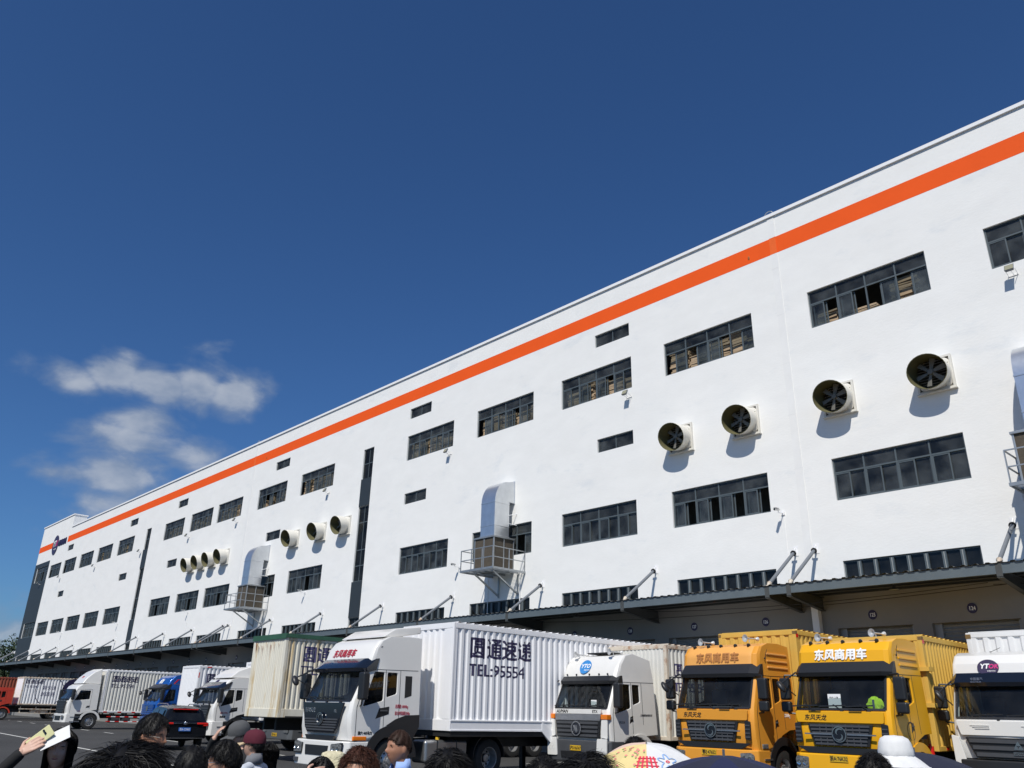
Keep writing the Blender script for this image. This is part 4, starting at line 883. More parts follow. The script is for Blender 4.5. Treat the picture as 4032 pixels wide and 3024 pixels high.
def make_box(root, x0, x1, y0, y1, z0, z1, paint, pitch=0.25, depth=0.04, frame=None, fpitch=0.22, top=0.13, bot=0.12, post=0.12, rooftop=None, fdepth=0.03, fpost=None):
    """cargo box > side_panel, front_panel, corner_frame, roof_panel, rear_door"""
    frame = frame or paint; ya, yb, za, zb = y0+post, y1-post, z0+bot, z1-top
    pts, fn = corr_strip(ya, yb, pitch, depth)
    for s, X_ in ((1, x1-0.012), (-1, x0+0.012)):
        b = MB(); vs = []
        for y, d in pts: vs += [(X_ + s*d, y, za), (X_ + s*d, y, zb)]
        b.add(vs, [(2*i,2*i+2,2*i+3,2*i+1) for i in range(len(pts)-1)]); b.build('side_panel', paint, root, smooth=0)
    fp_, ff = corr_strip(x0+(fpost or post), x1-(fpost or post), fpitch, fdepth); b = MB(); vs = []
    for x, d in fp_: vs += [(x, y0+0.012-d, za), (x, y0+0.012-d, zb)]
    b.add(vs, [(2*i,2*i+2,2*i+3,2*i+1) for i in range(len(fp_)-1)]); b.build('front_panel', paint, root, smooth=0)
    b = MB(); e = 0.002
    for xx in (x0, x1-post):
        for yy in (y0, y1-post): b.box(xx,xx+post,yy,yy+post,z0,z1)
        if fpost:
            xf = x0+post+e if xx == x0 else x1-fpost; b.box(xf,xf+fpost-post-e,y0+e,y0+0.05,z0+bot+e,z1-top-e)
    for xx in (x0, x1-0.08):
        b.box(xx+e,xx+0.08-e,y0+post,y1-post,zb,z1-e); b.box(xx+e,xx+0.08-e,y0+post,y1-post,z0+e,za)
    for yy in (y0, y1-0.08):
        b.box(x0+post,x1-post,yy+e,yy+0.08-e,zb,z1-e); b.box(x0+post,x1-post,yy+e,yy+0.08-e,z0+e,za)
    b.build('corner_frame', frame, root, smooth=0, bevel=0.012)
    b = MB(); rp = []; n = int((y1-y0)/0.30)
    for i in range(n):
        y = y0+0.02+i*0.30*(y1-y0-0.04)/(0.30*n); rp += [(y,0.0),(y+0.13,0.0),(y+0.17,0.03),(y+0.26,0.03)]
    rp.append((y1-0.02,0)); vs = []
    for y, h in rp: vs += [(x0+0.02,y,z1+h+0.004),(x1-0.02,y,z1+h+0.004)]
    b.add(vs, [(2*i,2*i+2,2*i+3,2*i+1) for i in range(len(rp)-1)]); b.build('roof_panel', rooftop or frame, root, smooth=0)
    b = MB(); b.box(x0+post,x1-post,y1-0.06,y1-0.03,za,zb); b.build('rear_door', paint, root, smooth=0)
    b = MB(); b.box(x0+0.05,x1-0.05,y0+0.05,y1-0.05,z0-0.03,z0-0.001); b.build('floor', M['chassis'], root, smooth=0)
    return (ya, pitch, CH_BR, fn)
def side_words(root, x1, corr, y, ztop, h, mt, mt2=None, tel=True, telh=None, big='圆通速递', hs=0.62, gap=0.2, telx=1.0):
    s = h / 0.86
    put_text('name_lettering', big, s, mt, root, (x1-0.012, y, ztop-h*0.95), (0,1,0), (0,0,1), bold=0.024*s, corr=corr, space=1.02)
    if tel:
        th = telh or hs*h; put_text('phone_lettering', 'TEL:95554', th/0.72, mt2 or mt, root, (x1-0.012, y-0.02, ztop-h-gap-th), (0,1,0), (0,0,1), bold=0.005, corr=corr, xs=telx)
def rear_axle(root, ys, W=1.22):
    for y in ys:
        for s in (1,-1): wheel(root, s*(W-0.14), y, s, dual=True)
        q = MB(); q.cyl((-W+0.3,y,0.52),(W-0.3,y,0.52),0.09,n=10); q.build('axle', M['chassis'], root)
        for s in (1,-1):
            q = MB(); k = 12; vs = []
            xa, xb = s*(W-0.0), s*(W-0.6)
            for i in range(k+1):
                a = math.pi*(i/k); rr = 0.6
                for x2, r_ in ((xa,rr),(xa,rr+0.03),(xb,rr+0.03),(xb,rr)): vs.append((x2, y-math.cos(a)*r_, 0.54+math.sin(a)*r_))
            q.add(vs, [(4*i+j,4*i+(j+1)%4,4*i+4+(j+1)%4,4*i+4+j) for i in range(k) for j in range(4)]); q.build('mudguard', M['black'], root, smooth=40)
def guard(root, x, y0, y1, red=True):
    q = MB()
    for z in (0.50, 0.82):
        n = max(2, int((y1-y0)/0.3))
        for k in range(n):
            a = y0+(y1-y0)*k/n; e = y0+(y1-y0)*(k+1)/n; q.box(x-0.03,x,a,e,z,z+0.06,m=(k%2) if red else 2)
    for k in range(3):
        y = y0+0.2+(y1-y0-0.4)*k/2; q.box(x-0.08,x-0.032,y-0.03,y+0.03,0.45,1.05,m=3)
    q.build('side_guard', [M['lamp_red'],M['white_t'],M['galv_m'],M['chassis']], root, smooth=0)
    q = MB(); q.box(x-0.55,x-0.12,y0+0.3,y0+1.0,0.45,0.92); q.box(x-0.55,x-0.12,y0+1.15,y0+1.75,0.5,0.95); q.build('battery_box', M['greyplas'], root, smooth=0, bevel=0.03)
def dongfeng_badge(root, c, r):
    e = disc('badge', c, r, r, (1,0,0), (0,0,1), M['gloss_black'], root, th=0.015)
    cc = Vector(c) + Vector((0,-0.015,0)); ring('badge_ring', cc, r*0.95, r*0.13, (1,0,0), (0,0,1), M['chrome'], e, th=0.02)
    for s in (1,-1):
        b = MB(); vs = []
        for i in range(17):
            t = i/16; a = rad(200+150*t) if s > 0 else rad(20+150*t); a += 0.4
            wq = 0.24*math.sin(math.pi*min(1,t*1.0))**0.8*r+0.004; rr = r*(0.74-0.5*t*t)
            d = Vector((math.cos(a),0,math.sin(a))); vs += [cc+d*(rr-wq/2)+Vector((0,-0.012,0)), cc+d*(rr+wq/2)+Vector((0,-0.012,0))]
        b.add(vs, [(2*i,2*i+1,2*i+3,2*i+2) for i in range(16)]); b.build('badge_swallow', M['chrome'], e, smooth=0)
HIGH = [(0.50,3.05),(0.62,3.36),(0.82,3.56),(1.15,3.68),(1.75,3.72),(2.2,3.70)]
def std_wins(zw0, zw1, yw0=0.08, yw1=0.42, q=True):
    w_ = [[(0.38,zw0-0.14),(1.02,zw0+0.02),(1.02,zw1-0.06),(0.70,zw1-0.06)]]
    if q: w_.append([(1.12,zw0+0.10),(1.46,zw0+0.20),(1.46,zw1-0.06),(1.12,zw1-0.06)])
    return w_
def seams(zw0, zw1, zb=1.0): return [[(0.20,zb+0.05),(0.20,zw0-0.15),(0.50,zw1-0.0),(1.06,zw1-0.0),(1.06,zb+0.25)], [(1.06,zw1+0.0),(2.15,zw1+0.02)], [(1.55,zw1+0.0),(1.55,1.5)]]
# ---- white tractor with black bonnet panel + clean white semi-trailer
t = thing('tractor_truck', 'large white tractor unit with black visor and bonnet panel, coupled to the clean white trailer', 'truck', (-20.35, 12.3, 0), rad(1.0))
X = make_cab(t, dict(zw0=1.95, zw1=2.75, yw1=0.46, paint=M['white_cab'], roof=[(0.55,2.98),(0.66,3.30),(0.84,3.50),(1.15,3.62),(1.8,3.66),(2.25,3.64)], L=2.25, wins=std_wins(1.95,2.75), seams=seams(1.95,2.75),
  bumper=dict(z0=0.36,z1=0.98,mat=M['white_cab'],yf=-0.14,intake=(0.52,0.62,0.86,M['black']),lamp=(0.72,1.12,0.66,0.93)), grille=dict(poly=[(-0.66,1.16),(0.66,1.16),(0.80,1.30),(1.00,1.90),(-1.00,1.90),(-0.80,1.30)],y=-0.075,n=5,mat=M['gloss_black'],slats=(1.20,1.52)),
  visor=(0.24,2.67,0.46,2.75,0.27,M['gloss_black']), fender=(1.35,0.60,0.85,M['black'],20,175), aerial=((1.15,0.85,3.32),(1.13,1.55,3.55)), arch=[(2.25,1.62),(1.75,1.60),(1.30,1.42),(0.95,1.15),(0.80,1.0)], stepmat=M['white_cab'], rail=6.0, handle=(0.80,1.72,0.42,0.22)))
dongfeng_badge(t, (0,-0.105,1.50), 0.15)
b = MB(); b.prism([(-0.62,0.985),(0.62,0.985),(0.72,1.10),(-0.72,1.10)], lambda x,z: (x,-0.085,z), lambda x,z: (x,-0.03,z)); b.build('upper_intake', M['black'], t, smooth=0)
for s in (1,-1):
    b = MB(); b.box(*sorted((s*0.86,s*1.06)),-0.16,-0.12,0.44,0.54); b.build('fog_lamp', M['greyplas'], t, smooth=0, bevel=0.01)
    b = MB(); b.prism(rpoly([(0.70,0.63),(1.13,0.63),(1.15,0.95),(0.68,0.90)],0.03,2), lambda x,z: (s*x,-0.148+max(0,x-1.08)*0.5,z), lambda x,z: (s*x,-0.11+max(0,x-1.08)*0.5,z)); b.build('lamp_bezel', M['black'], t, smooth=0)
put_text('bonnet_lettering', '东风天龙', 0.13, M['steel'], t, (-0.85,-0.078,1.66), (1,0,0), (0,0,1), bold=0.003); put_text('model_lettering', 'KL', 0.10, M['steel'], t, (0.58,-0.078,1.66), (1,0,0), (0,0,1), bold=0.003)
put_text('roof_lettering', '东风商用车', 0.225, M['red_t'], t, (-0.74,0,3.10), (1,0,0), (0,0,1), bold=0.006, shear=0.25, depth=0, surf=X.surf)
put_text('door_lettering', '总质量:18000kg', 0.11, M['red_t'], t, (X(1.85)+0.004,1.42,1.80), (0,1,0), (0,0,1), xs=0.6); put_text('door_lettering', '最大允许牵引总质量:37915kg', 0.11, M['red_t'], t, (X(1.65)+0.004,1.42,1.63), (0,1,0), (0,0,1), xs=0.36)
put_text('model_lettering', '国六 465马力', 0.085, M['blk_t'], t, (X(1.2)+0.004,0.28,1.15), (0,1,0), (0,0,1), xs=0.9, bold=0.003)
for s in (1,-1):
    q = MB(); q.box(*sorted((s*1.18,s*1.245)),0.14,0.55,1.00,1.10); q.build('indicator', M['lamp_amber'], t, smooth=0, bevel=0.015)
    q = MB(); q.prism([(1.72,2.05),(1.95,2.12),(1.95,2.62),(1.72,2.62)], lambda y,z: (s*(X(z)-0.005),y,z), lambda y,z: (s*(X(z)+0.004),y,z)); q.build('side_vent', M['black'], t, smooth=0)
    q = MB(); q.prism([(1.15,1.36),(1.45,1.52),(1.78,1.62),(2.26,1.64),(2.26,1.34),(2.02,0.98),(1.90,1.02),(1.75,1.28)], lambda y,z: (s*(X(z)-0.35),y,z), lambda y,z: (s*(X(z)+0.006),y,z)); q.build('lower_skirt', M['black'], t, smooth=0)
q = MB(); q.prism([(0.95,3.60),(1.4,3.86),(2.28,3.98),(2.30,3.78),(1.6,3.66)], lambda y,z: (-1.02,y,z), lambda y,z: (1.02,y,z)); q.build('roof_deflector', M['white_cab'], t, smooth=30, bevel=0.03)
rear_axle(t, (4.9,))
for a_, b_ in ((0.55,1.18),(-1.18,-0.55)):
    q = MB(); q.box(a_,b_,2.55,4.1,0.42,1.0); q.build('fuel_tank', M['steel'], t, smooth=40, bevel=0.09, seg=4)
q = MB(); q.box(0.54,1.19,2.95,3.0,0.41,1.01); q.build('tank_strap', M['black'], t, smooth=0, bevel=0.02); q = MB(); q.box(0.54,1.19,3.65,3.7,0.41,1.01); q.build('tank_strap', M['black'], t, smooth=0, bevel=0.02)
q = MB(); q.cyl((0.9,3.2,1.0),(0.9,3.2,1.07),0.06,n=12); q.build('tank_cap', M['plate'], t)
q = MB(); [q.tube([(-0.3+0.3*k, 2.35+0.3*j/12, 1.4+0.08*math.sin(j*1.6)) for j in range(13)],0.015,n=5) for k in range(4)]; q.build('air_hose', M['black'], t)
t2 = thing('semi_trailer', 'clean bright white ribbed semi-trailer with large navy lettering behind the white tractor', 'trailer', (-20.1, 15.4, 0))
cr = make_box(t2, -1.245,1.245,0,15.4,1.24,4.15, M['box_white'], pitch=0.245, depth=0.038, fpitch=0.28, top=0.16, bot=0.30, post=0.07, fdepth=0.04, fpost=0.36)
side_words(t2, 1.245, cr, 0.66, 3.78, 0.54, M['navy'], telh=0.34, gap=0.18, telx=1.10)
put_text('faded_lettering', '圆准快递', 0.55, M['navy_soft'], t2, (1.233,7.4,3.1), (0,1,0), (0,0,1), corr=cr)
for nm, yc, rr in (('painted_disc',8.2,1.0),):
    me = bpy.data.meshes.new(nm); bm = bmesh.new(); bmesh.ops.create_circle(bm, cap_ends=True, segments=48, radius=rr)
    for k in range(60):
        for bb in CH_BR:
            yy = cr[0] + (k+bb)*cr[1] - yc
            if abs(yy) < rr: bmesh.ops.bisect_plane(bm, geom=bm.verts[:]+bm.edges[:]+bm.faces[:], plane_co=(yy,0,0), plane_no=(1,0,0))
    for v in bm.verts:
        y, z = v.co.x + yc, v.co.y*0.9 + 3.1; v.co = (1.233 + cr[3](y) + 0.003, y, z)
    bm.to_mesh(me); bm.free(); me.materials.append(M['navy']); link(nm, me, t2)
b = MB(); b.box(-1.22,1.22,0.05,15.3,1.10,1.21); b.box(-0.5,-0.38,0.6,15,0.8,1.1); b.box(0.38,0.5,0.6,15,0.8,1.1); b.build('chassis', M['chassis'], t2, smooth=0)
b = MB(); b.box(1.20,1.262,0.02,3.62,1.24,1.285); b.box(1.20,1.262,0.02,15.3,1.49,1.535); b.prism([(3.62,1.24),(3.62,1.52),(4.1,1.24),(4.1,0.85)], lambda y,z: (1.19,y,z), lambda y,z: (1.262,y,z)); b.box(1.19,1.262,4.1,13,0.85,1.0); b.build('lower_rail', M['box_white'], t2, smooth=0, bevel=0.008)
b = MB(); b.box(0.6,0.75,4.6,4.75,0.1,1.1); b.box(0.5,0.85,4.5,4.85,0.0,0.1); b.build('landing_leg', M['chassis'], t2, smooth=0); b = MB(); b.box(-0.75,-0.6,4.6,4.75,0.1,1.1); b.box(-0.85,-0.5,4.5,4.85,0,0.1); b.build('landing_leg', M['chassis'], t2, smooth=0)
rear_axle(t2, (10.4,11.7,13.0))
# ---- white truck with blue round emblem on its roof
t = thing('box_truck', 'white box truck with a blue round emblem on its roof and air horns', 'truck', (-17.76, 19.5, 0), rad(-1.5))
X = make_cab(t, dict(zw0=1.93, zw1=2.68, yw1=0.42, taper=0.045, bow=0.06, paint=M['white_cab2'], roof=[(0.44,2.86),(0.60,3.20),(0.85,3.45),(1.25,3.52),(2.05,3.36),(2.15,2.80)], L=2.2, wins=std_wins(1.93,2.68), seams=seams(1.93,2.68), arch=[(2.2,1.22),(1.9,1.20),(1.65,1.18),(1.15,1.05),(0.90,1.0)],
  bumper=dict(z0=0.45,z1=1.05,mat=M['greyplas'],yf=-0.12,intake=(0.62,0.55,0.74,M['black']),lamp=(0.86,1.14,0.68,0.94)), grille=dict(poly=[(-0.86,1.12),(0.86,1.12),(0.92,1.58),(-0.92,1.58)],y=-0.07,n=4,mat=M['black'],smat=M['greyplas']),
  panels=[('silver_band',[(-0.92,1.585),(0.92,1.585),(0.95,1.76),(-0.95,1.76)],-0.075,M['steel']),('bonnet_panel',[(-0.95,1.765),(0.95,1.765),(0.97,1.90),(-0.97,1.90)],-0.072,M['white_cab2']),('lamp_surround',[(0.80,0.60),(1.20,0.60),(1.22,1.10),(0.84,1.10)],-0.135,M['white_cab']),('lamp_surround',[(-0.80,0.60),(-1.20,0.60),(-1.22,1.10),(-0.84,1.10)],-0.135,M['white_cab']),('side_louvre',[(0.94,1.14),(1.19,1.10),(1.20,1.66),(0.97,1.60)],-0.075,M['white_cab']),('side_louvre',[(-0.94,1.14),(-1.19,1.10),(-1.20,1.66),(-0.97,1.60)],-0.075,M['white_cab'])],
  visor=(0.30,2.61,0.42,2.68,0.17,M['black']), fender=(1.35,0.58,0.72,M['white_cab2'],15,165), plate=(-0.02,0.83,-0.135,'沪D·R6767',M['plate']), horns=[(-0.72,0.62,3.52),(0.72,0.62,3.56)], handle=(0.92,1.66,0.16,0.16), wipers=(-0.6,0.0,0.75), aerial=((1.08,0.75,2.9),(1.05,1.15,3.35)), rail=9))
put_text('maker_lettering', 'AUMAN', 0.135, M['blk_t'], t, (-0.88,-0.074,1.79), (1,0,0), (0,0,1), bold=0.004, shear=0.3); put_text('model_lettering', 'ETX', 0.115, M['blk_t'], t, (0.62,-0.074,1.80), (1,0,0), (0,0,1), bold=0.003)
e = disc('badge', (0,-0.105,1.36), 0.20, 0.22, (1,0,0), (0,0,1), M['gloss_black'], t, th=0.02); ring('badge_ring', (0,-0.125,1.36), 0.19, 0.03, (1,0,0), (0,0,1), M['steel'], e)
b = MB()
for k in range(3):
    x_ = -0.115 + 0.05*k; b.prism([(x_,0.09),(x_+0.13-0.04*k,0.09),(x_+0.075,-0.02-0.03*k),(0.0+0.01*k,-0.12),(x_+0.02,0.03)], lambda x,z: (x,-0.135,1.36+z), lambda x,z: (x,-0.125,1.36+z))
b.build('badge_mark', M['steel'], e, smooth=0)
for s in (1,-1):
    q = MB(); q.box(*sorted((s*0.96,s*1.215)),-0.09,0.10,1.62,1.76); q.build('indicator', M['lamp_amber'], t, smooth=0, bevel=0.015)
yf = X.surf(-0.15,3.12); e = disc('roof_emblem', (-0.15,yf-0.005,3.12), 0.225, 0.23, (1,0,0), (0,0.46,0.89), M['logo_blue'], t, th=0.025)
ud = (0,0.46,0.89); cd_ = (-0.15,yf-0.005,3.12); put_text('emblem_lettering', 'YTO', 0.19, M['white_t'], e, tilt_pt(cd_,ud,-0.185,-0.04,0.028), (1,0,0), ud, bold=0.005, shear=0.2); put_text('emblem_word', 'express', 0.075, M['white_t'], e, tilt_pt(cd_,ud,-0.02,-0.13,0.028), (1,0,0), ud)
b = MB()
for x_ in (-0.85,-0.45,0.1,0.5,0.85): b.ell((x_,0.38,2.90),(0.03,0.03,0.03),8,6)
b.build('roof_bolts', M['black'], t)
b = MB(); b.box(-0.45,0.45,0.9,1.5,3.535,3.575); b.build('roof_hatch', M['chassis'], t, smooth=0)
b = MB(); b.box(0.40,0.62,0.12,0.125,1.98,2.16); b.build('dashboard_card', M['white_t'], t, smooth=0)
put_text('door_lettering', '上海圆通货运有限公司', 0.07, M['greyplas'], t, (X(1.75)+0.004,1.42,1.74), (0,1,0), (0,0,1), xs=0.8)
put_text('door_lettering', '95554', 0.10, M['blk_t'], t, (X(1.6)+0.004,0.45,1.52), (0,1,0), (0,0,1))
cr = make_box(t, -1.245,1.245,2.75,11.3,1.05,3.90, M['box_worn'], pitch=0.20, depth=0.035, fpitch=0.16, frame=M['rusty'], fdepth=0.02)
side_words(t, 1.245, cr, 3.15, 3.33, 0.42, M['navy_soft'], telh=0.27, gap=0.14)
rear_axle(t, (8.6,)); guard(t, 1.2, 3.2, 7.6)
b = MB(); b.box(1.245,1.249,3.2,3.35,1.08,1.14); b.box(1.245,1.249,4.6,4.75,1.08,1.14); b.build('reflector', M['lamp_red'], t, smooth=0)
# ---- two yellow trucks
def yellow(loc, rz, lab, body, roofm, txt, txtm, plate, bx, by, T, seed):
    t = thing('box_truck', lab, 'truck', loc, rz)
    X = make_cab(t, dict(zw0=2.0, zw1=2.80, yw1=0.40, paint=body, roof=[(0.44,3.02),(0.50,3.34),(0.68,3.54),(1.05,3.64),(1.6,3.66),(2.15,3.60)], L=2.2, taper=0.025, wins=std_wins(2.0,2.80), seams=seams(2.0,2.80),
      bumper=dict(z0=0.62,z1=1.02,mat=body,yf=-0.12,lamp=(0.84,1.16,0.66,0.96)), grille=dict(poly=[(-0.66,1.20),(0.66,1.20),(0.79,1.67),(-0.79,1.67)],y=-0.07,n=6,mat=M['black'],smat=M['greyplas'],v=7),
      panels=[('bonnet_panel',[(-1.05,1.70),(1.05,1.70),(1.08,1.95),(-1.08,1.95)],-0.062,body),('lower_valance',[(-0.84,1.03),(0.84,1.03),(1.12,1.17),(-1.12,1.17)],-0.06,M['black']),('side_louvre',[(0.96,1.26),(1.12,1.24),(1.13,1.68),(0.98,1.70)],-0.062,M['black']),('side_louvre',[(-0.96,1.26),(-1.12,1.24),(-1.13,1.68),(-0.98,1.70)],-0.062,M['black'])],
      visor=(0.24,2.74,0.40,2.80,0.28,M['black']), fender=(1.35,0.60,0.80,M['black'] if seed == 1 else body,10,172), plate=(-0.08,0.93,-0.122,plate,M['plate']), mirror='split', horns=[(-0.62,0.60,3.70),(0.72,0.72,3.76)], markers=(-0.85,-0.4,0.0,0.45,0.85), marker_at=(0.66,3.57), handle=(1.02,1.66,0.16,0.16), aerial=((1.21,0.80,3.22),(1.14,1.15,3.62)), rail=10, stepmat=body))
    if roofm is not body:
        b = MB(); zz = [3.03,3.1,3.18,3.26,3.34,3.42,3.5,3.54]; xx = [k/10*(X(3.3)-0.06) for k in range(-10,11)]; vs = [(x,X.surf(x,z)-0.006+0.05*max(0,(abs(x)/(X(3.3)-0.06)-0.9)/0.1)**2,z) for z in zz for x in xx]; n = len(xx)
        b.add(vs, [(j*n+i,j*n+i+1,(j+1)*n+i+1,(j+1)*n+i) for j in range(len(zz)-1) for i in range(n-1)]); b.build('roof_fairing', roofm, t, smooth=60)
    put_text('roof_lettering', txt, 0.27, txtm, t, (-0.68,0,3.16), (1,0,0), (0,0,1), bold=0.012, depth=0, surf=(lambda x,z: X.surf(x,z)-0.012))
    put_text('bonnet_lettering', '东风天龙', 0.14, M['blk_t'], t, (-0.86,-0.066,1.76), (1,0,0), (0,0,1), bold=0.002, shear=0.2)
    dongfeng_badge(t, (0.0,-0.105,1.45), 0.172)
    b = MB(); b.box(-0.86,-0.185,-0.125,-0.10,1.435,1.465); b.box(0.185,0.86,-0.125,-0.10,1.435,1.465); b.build('grille_bar', M['steel'], t, smooth=0)
    for s in (1,-1):
        b = MB()
        for z in (3.02,3.18,3.36): b.bar((s*(X(z)+0.012),0.95,z),(s*(X(z)+0.012),2.0,z),0.05,0.03,up=(s,0,0))
        b.build('roof_rib', roofm, t, smooth=0, bevel=0.01)
        b = MB(); b.box(*sorted((s*1.215,s*1.25)),0.28,0.55,1.05,1.16); b.build('indicator', M['lamp_clear'], t, smooth=0, bevel=0.015)
        for k in range(4):
            b = MB(); b.box(*sorted((s*0.98,s*1.12)),-0.075,-0.063,1.30+0.09*k,1.33+0.09*k); b.build('louvre_slat', M['greyplas'], t, smooth=0)
    b = MB(); b.bar((-0.72,-0.07,1.98),(-0.42,-0.07,1.98),0.05,0.05); b.bar((0.28,-0.07,1.98),(0.58,-0.07,1.98),0.05,0.05); b.build('grab_handle', M['black'], t, smooth=0)
    cr = make_box(t, bx-1.245,bx+1.245,by,11.0,1.1,T, M['box_yel'], pitch=0.20 if seed == 2 else 0.24, depth=0.035, fpitch=0.27, frame=M['box_yel'], fdepth=0.035)
    for xx in (bx-1.25,bx+1.15):
        b = MB(); b.box(xx,xx+0.10,by-0.006,by+0.1,T-0.11,T-0.03); b.build('corner_casting', M['casting'], t, smooth=0)
    b = MB(); b.box(bx+1.20,bx+1.25,by+0.02,by+0.14,T-0.2,T-0.1); b.box(bx+1.244,bx+1.25,by+0.5,by+0.65,1.13,1.19); b.build('reflector', M['lamp_red'], t, smooth=0)
    rear_axle(t, (8.0,9.3))
    return t, X, cr
t, X, cr = yellow((-13.05,19.5,0), rad(0.5), 'dull orange-yellow box truck with faded ghost lettering on its paler roof', M['yel_old'], M['yel_fade'], '东风商用车', M['ghost'], '鄂E·47652', 0.10, 2.35, 4.08, 1)
put_text('door_lettering', '总质量', 0.11, M['white_t'], t, (X(1.9)+0.004,1.55,1.95), (0,1,0), (0,0,1), xs=0.7); put_text('door_lettering', '25000kg', 0.12, M['white_t'], t, (X(1.8)+0.004,1.55,1.80), (0,1,0), (0,0,1), xs=0.7)
b = MB(); b.box(-0.15,0.45,0.24,0.40,1.975,2.03); b.build('paper_roll', M['white_t'], t, smooth=0, bevel=0.02)
t, X, cr = yellow((-9.72,19.8,0), rad(0.5), 'bright yellow box truck with crisp white roof lettering, right of the duller orange-yellow one', M['yel_new'], M['yel_new'], '东风商用车', M['white_t'], '浙A·76K32', -0.05, 2.55, 3.82, 2)
ring('door_emblem', (X(1.6)+0.004,1.0,1.55), 0.20, 0.018, (0,1,0), (0,0,1), M['navy'], t, th=0.002, a0=0, a1=360, n=24)
b = MB(); b.box(-0.30,0.02,0.13,0.14,2.02,2.34); b.build('dashboard_card', M['white_t'], t, smooth=0)
put_text('card_lettering', '杭州-上海', 0.05, M['blk_t'], t, (-0.26,0.129,2.24), (1,0,0), (0,0,1))
hv = mat('hi_vis_yellow', (0.55,0.85,0.04), 0.8); b = MB(); rg = random.Random(2); b.ell((0.75,0.32,2.10),(0.20,0.08,0.17),10,8)
b.v = [(x+rg.uniform(-.03,.03),y,z+rg.uniform(-.03,.03)) for x,y,z in b.v]; b.box(0.72,0.77,0.235,0.26,2.0,2.22,m=1); b.build('folded_vest', [hv, M['steel']], t, smooth=0)
b = MB(); b.tube([(1.05,2.42,1.2),(1.05,2.42,1.25)],0.02); b.cyl((1.05,2.42,0.95),(1.05,2.42,1.22),0.075,n=14); b.cyl((1.05,2.42,1.22),(1.05,2.42,1.27),0.03,n=8); b.build('fire_extinguisher', M['lamp_red'], t)
b = MB()
for z in (2.1,2.95):
    b.box(0.8,1.30,2.45,2.75,z,z+0.10)
b.build('box_bracket', M['box_yel'], t, smooth=0)
# ---- white truck cut by the right edge
t = thing('box_truck', 'white box truck with a purple and pink roof emblem, cut by the right edge', 'truck', (-6.95, 22.3, 0), rad(0.0))
X = make_cab(t, dict(zw0=1.88, zw1=2.66, yw1=0.36, W=1.22, taper=0.035, bow=0.09, paint=M['white_cab'], roof=[(0.38,2.84),(0.46,3.12),(0.66,3.32),(1.0,3.42),(1.6,3.46),(2.15,3.42)], L=2.2, wins=std_wins(1.88,2.66), seams=seams(1.88,2.66),
  bumper=dict(z0=0.42,z1=0.98,mat=M['black'],yf=-0.14,lamp=(0.80,1.14,0.58,0.80)), grille=dict(poly=[(-0.72,1.02),(0.72,1.02),(0.90,1.46),(-0.90,1.46)],y=-0.10,n=3,mat=M['black'],smat=M['greyplas']),
  panels=[('bonnet_panel',[(-0.98,1.50),(0.98,1.50),(1.06,1.82),(-1.06,1.82)],-0.09,M['white_cab']),('corner_panel',[(-1.2,0.74),(-0.92,0.76),(-1.05,1.46),(-1.21,1.5)],-0.08,M['white_cab']),('corner_panel',[(1.2,0.74),(0.92,0.76),(1.05,1.46),(1.21,1.5)],-0.08,M['white_cab'])],
  visor=(0.20,2.58,0.36,2.66,0.24,M['gloss_black']), fender=(1.35,0.60,0.75,M['black'],10,172), mirror='split', wipers=(-0.25,0.5), frontmirror=True, aerial=((-0.35,1.0,3.42),(-0.1,1.0,3.52)), rail=9))
yf = X.surf(-0.25,3.02); e = disc('roof_emblem', (-0.25,yf-0.005,3.02), 0.24, 0.19, (1,0,0), (0,0.30,0.95), M['logo_purple'], t, th=0.025)
ud = (0,0.30,0.95); cd_ = (-0.25,yf-0.005,3.02)
put_text('emblem_lettering', 'YT', 0.165, M['white_t'], e, tilt_pt(cd_,ud,-0.18,-0.03,0.028), (1,0,0), ud, bold=0.006, shear=0.2); put_text('emblem_figure', 'OK', 0.15, M['logo_pink'], e, tilt_pt(cd_,ud,0.01,-0.03,0.028), (1,0,0), ud, bold=0.005, shear=0.2); put_text('emblem_word', 'express', 0.06, M['white_t'], e, tilt_pt(cd_,ud,-0.02,-0.105,0.028), (1,0,0), ud)
put_text('visor_lettering', '中国重汽', 0.07, M['steel'], t, (-0.62,0.075,2.73), (1,0,0), (0,0.2,0.98)); put_text('visor_lettering', 'SINOTRUK', 0.05, M['steel'], t, (-0.62,0.065,2.67), (1,0,0), (0,0.2,0.98))
b = MB()
for a in (90,210,330):
    d = Vector((math.cos(rad(a)),0,math.sin(rad(a)))); p = Vector((-d.z,0,d.x)); c_ = Vector((0.22,-0.14,1.28)); b.add([c_+d*0.12, c_+d*0.03+p*0.055, c_+d*0.015, c_+d*0.03-p*0.055], [(0,1,2,3)])
b.box(0.10,0.34,-0.145,-0.13,1.10,1.17); bo = b.build('badge', M['chrome'], t, smooth=0); put_text('badge_word', 'HOWO', 0.07, M['blk_t'], bo, (0.115,-0.1455,1.11), (1,0,0), (0,0,1), bold=0.002)
b = MB()
for x_ in (-0.75,0.35):
    for k in range(3): b.bar((x_-0.0+0.05*k,-0.10,1.72-0.035*k),(x_+0.42,-0.10,1.72-0.035*k),0.018,0.01,up=(0,-1,0))
b.build('bonnet_vent', M['white_cab2'], t, smooth=0)
cr = make_box(t, -1.27,1.23,2.25,8.6,1.1,4.02, M['box_dirtyw'], pitch=0.26, depth=0.04, fpitch=0.30, frame=M['box_dirtyw'], fdepth=0.04)
b = MB(); b.box(-1.275,-1.15,2.24,2.35,3.87,3.98); b.build('corner_casting', M['casting'], t, smooth=0)
rear_axle(t, (7.4,))
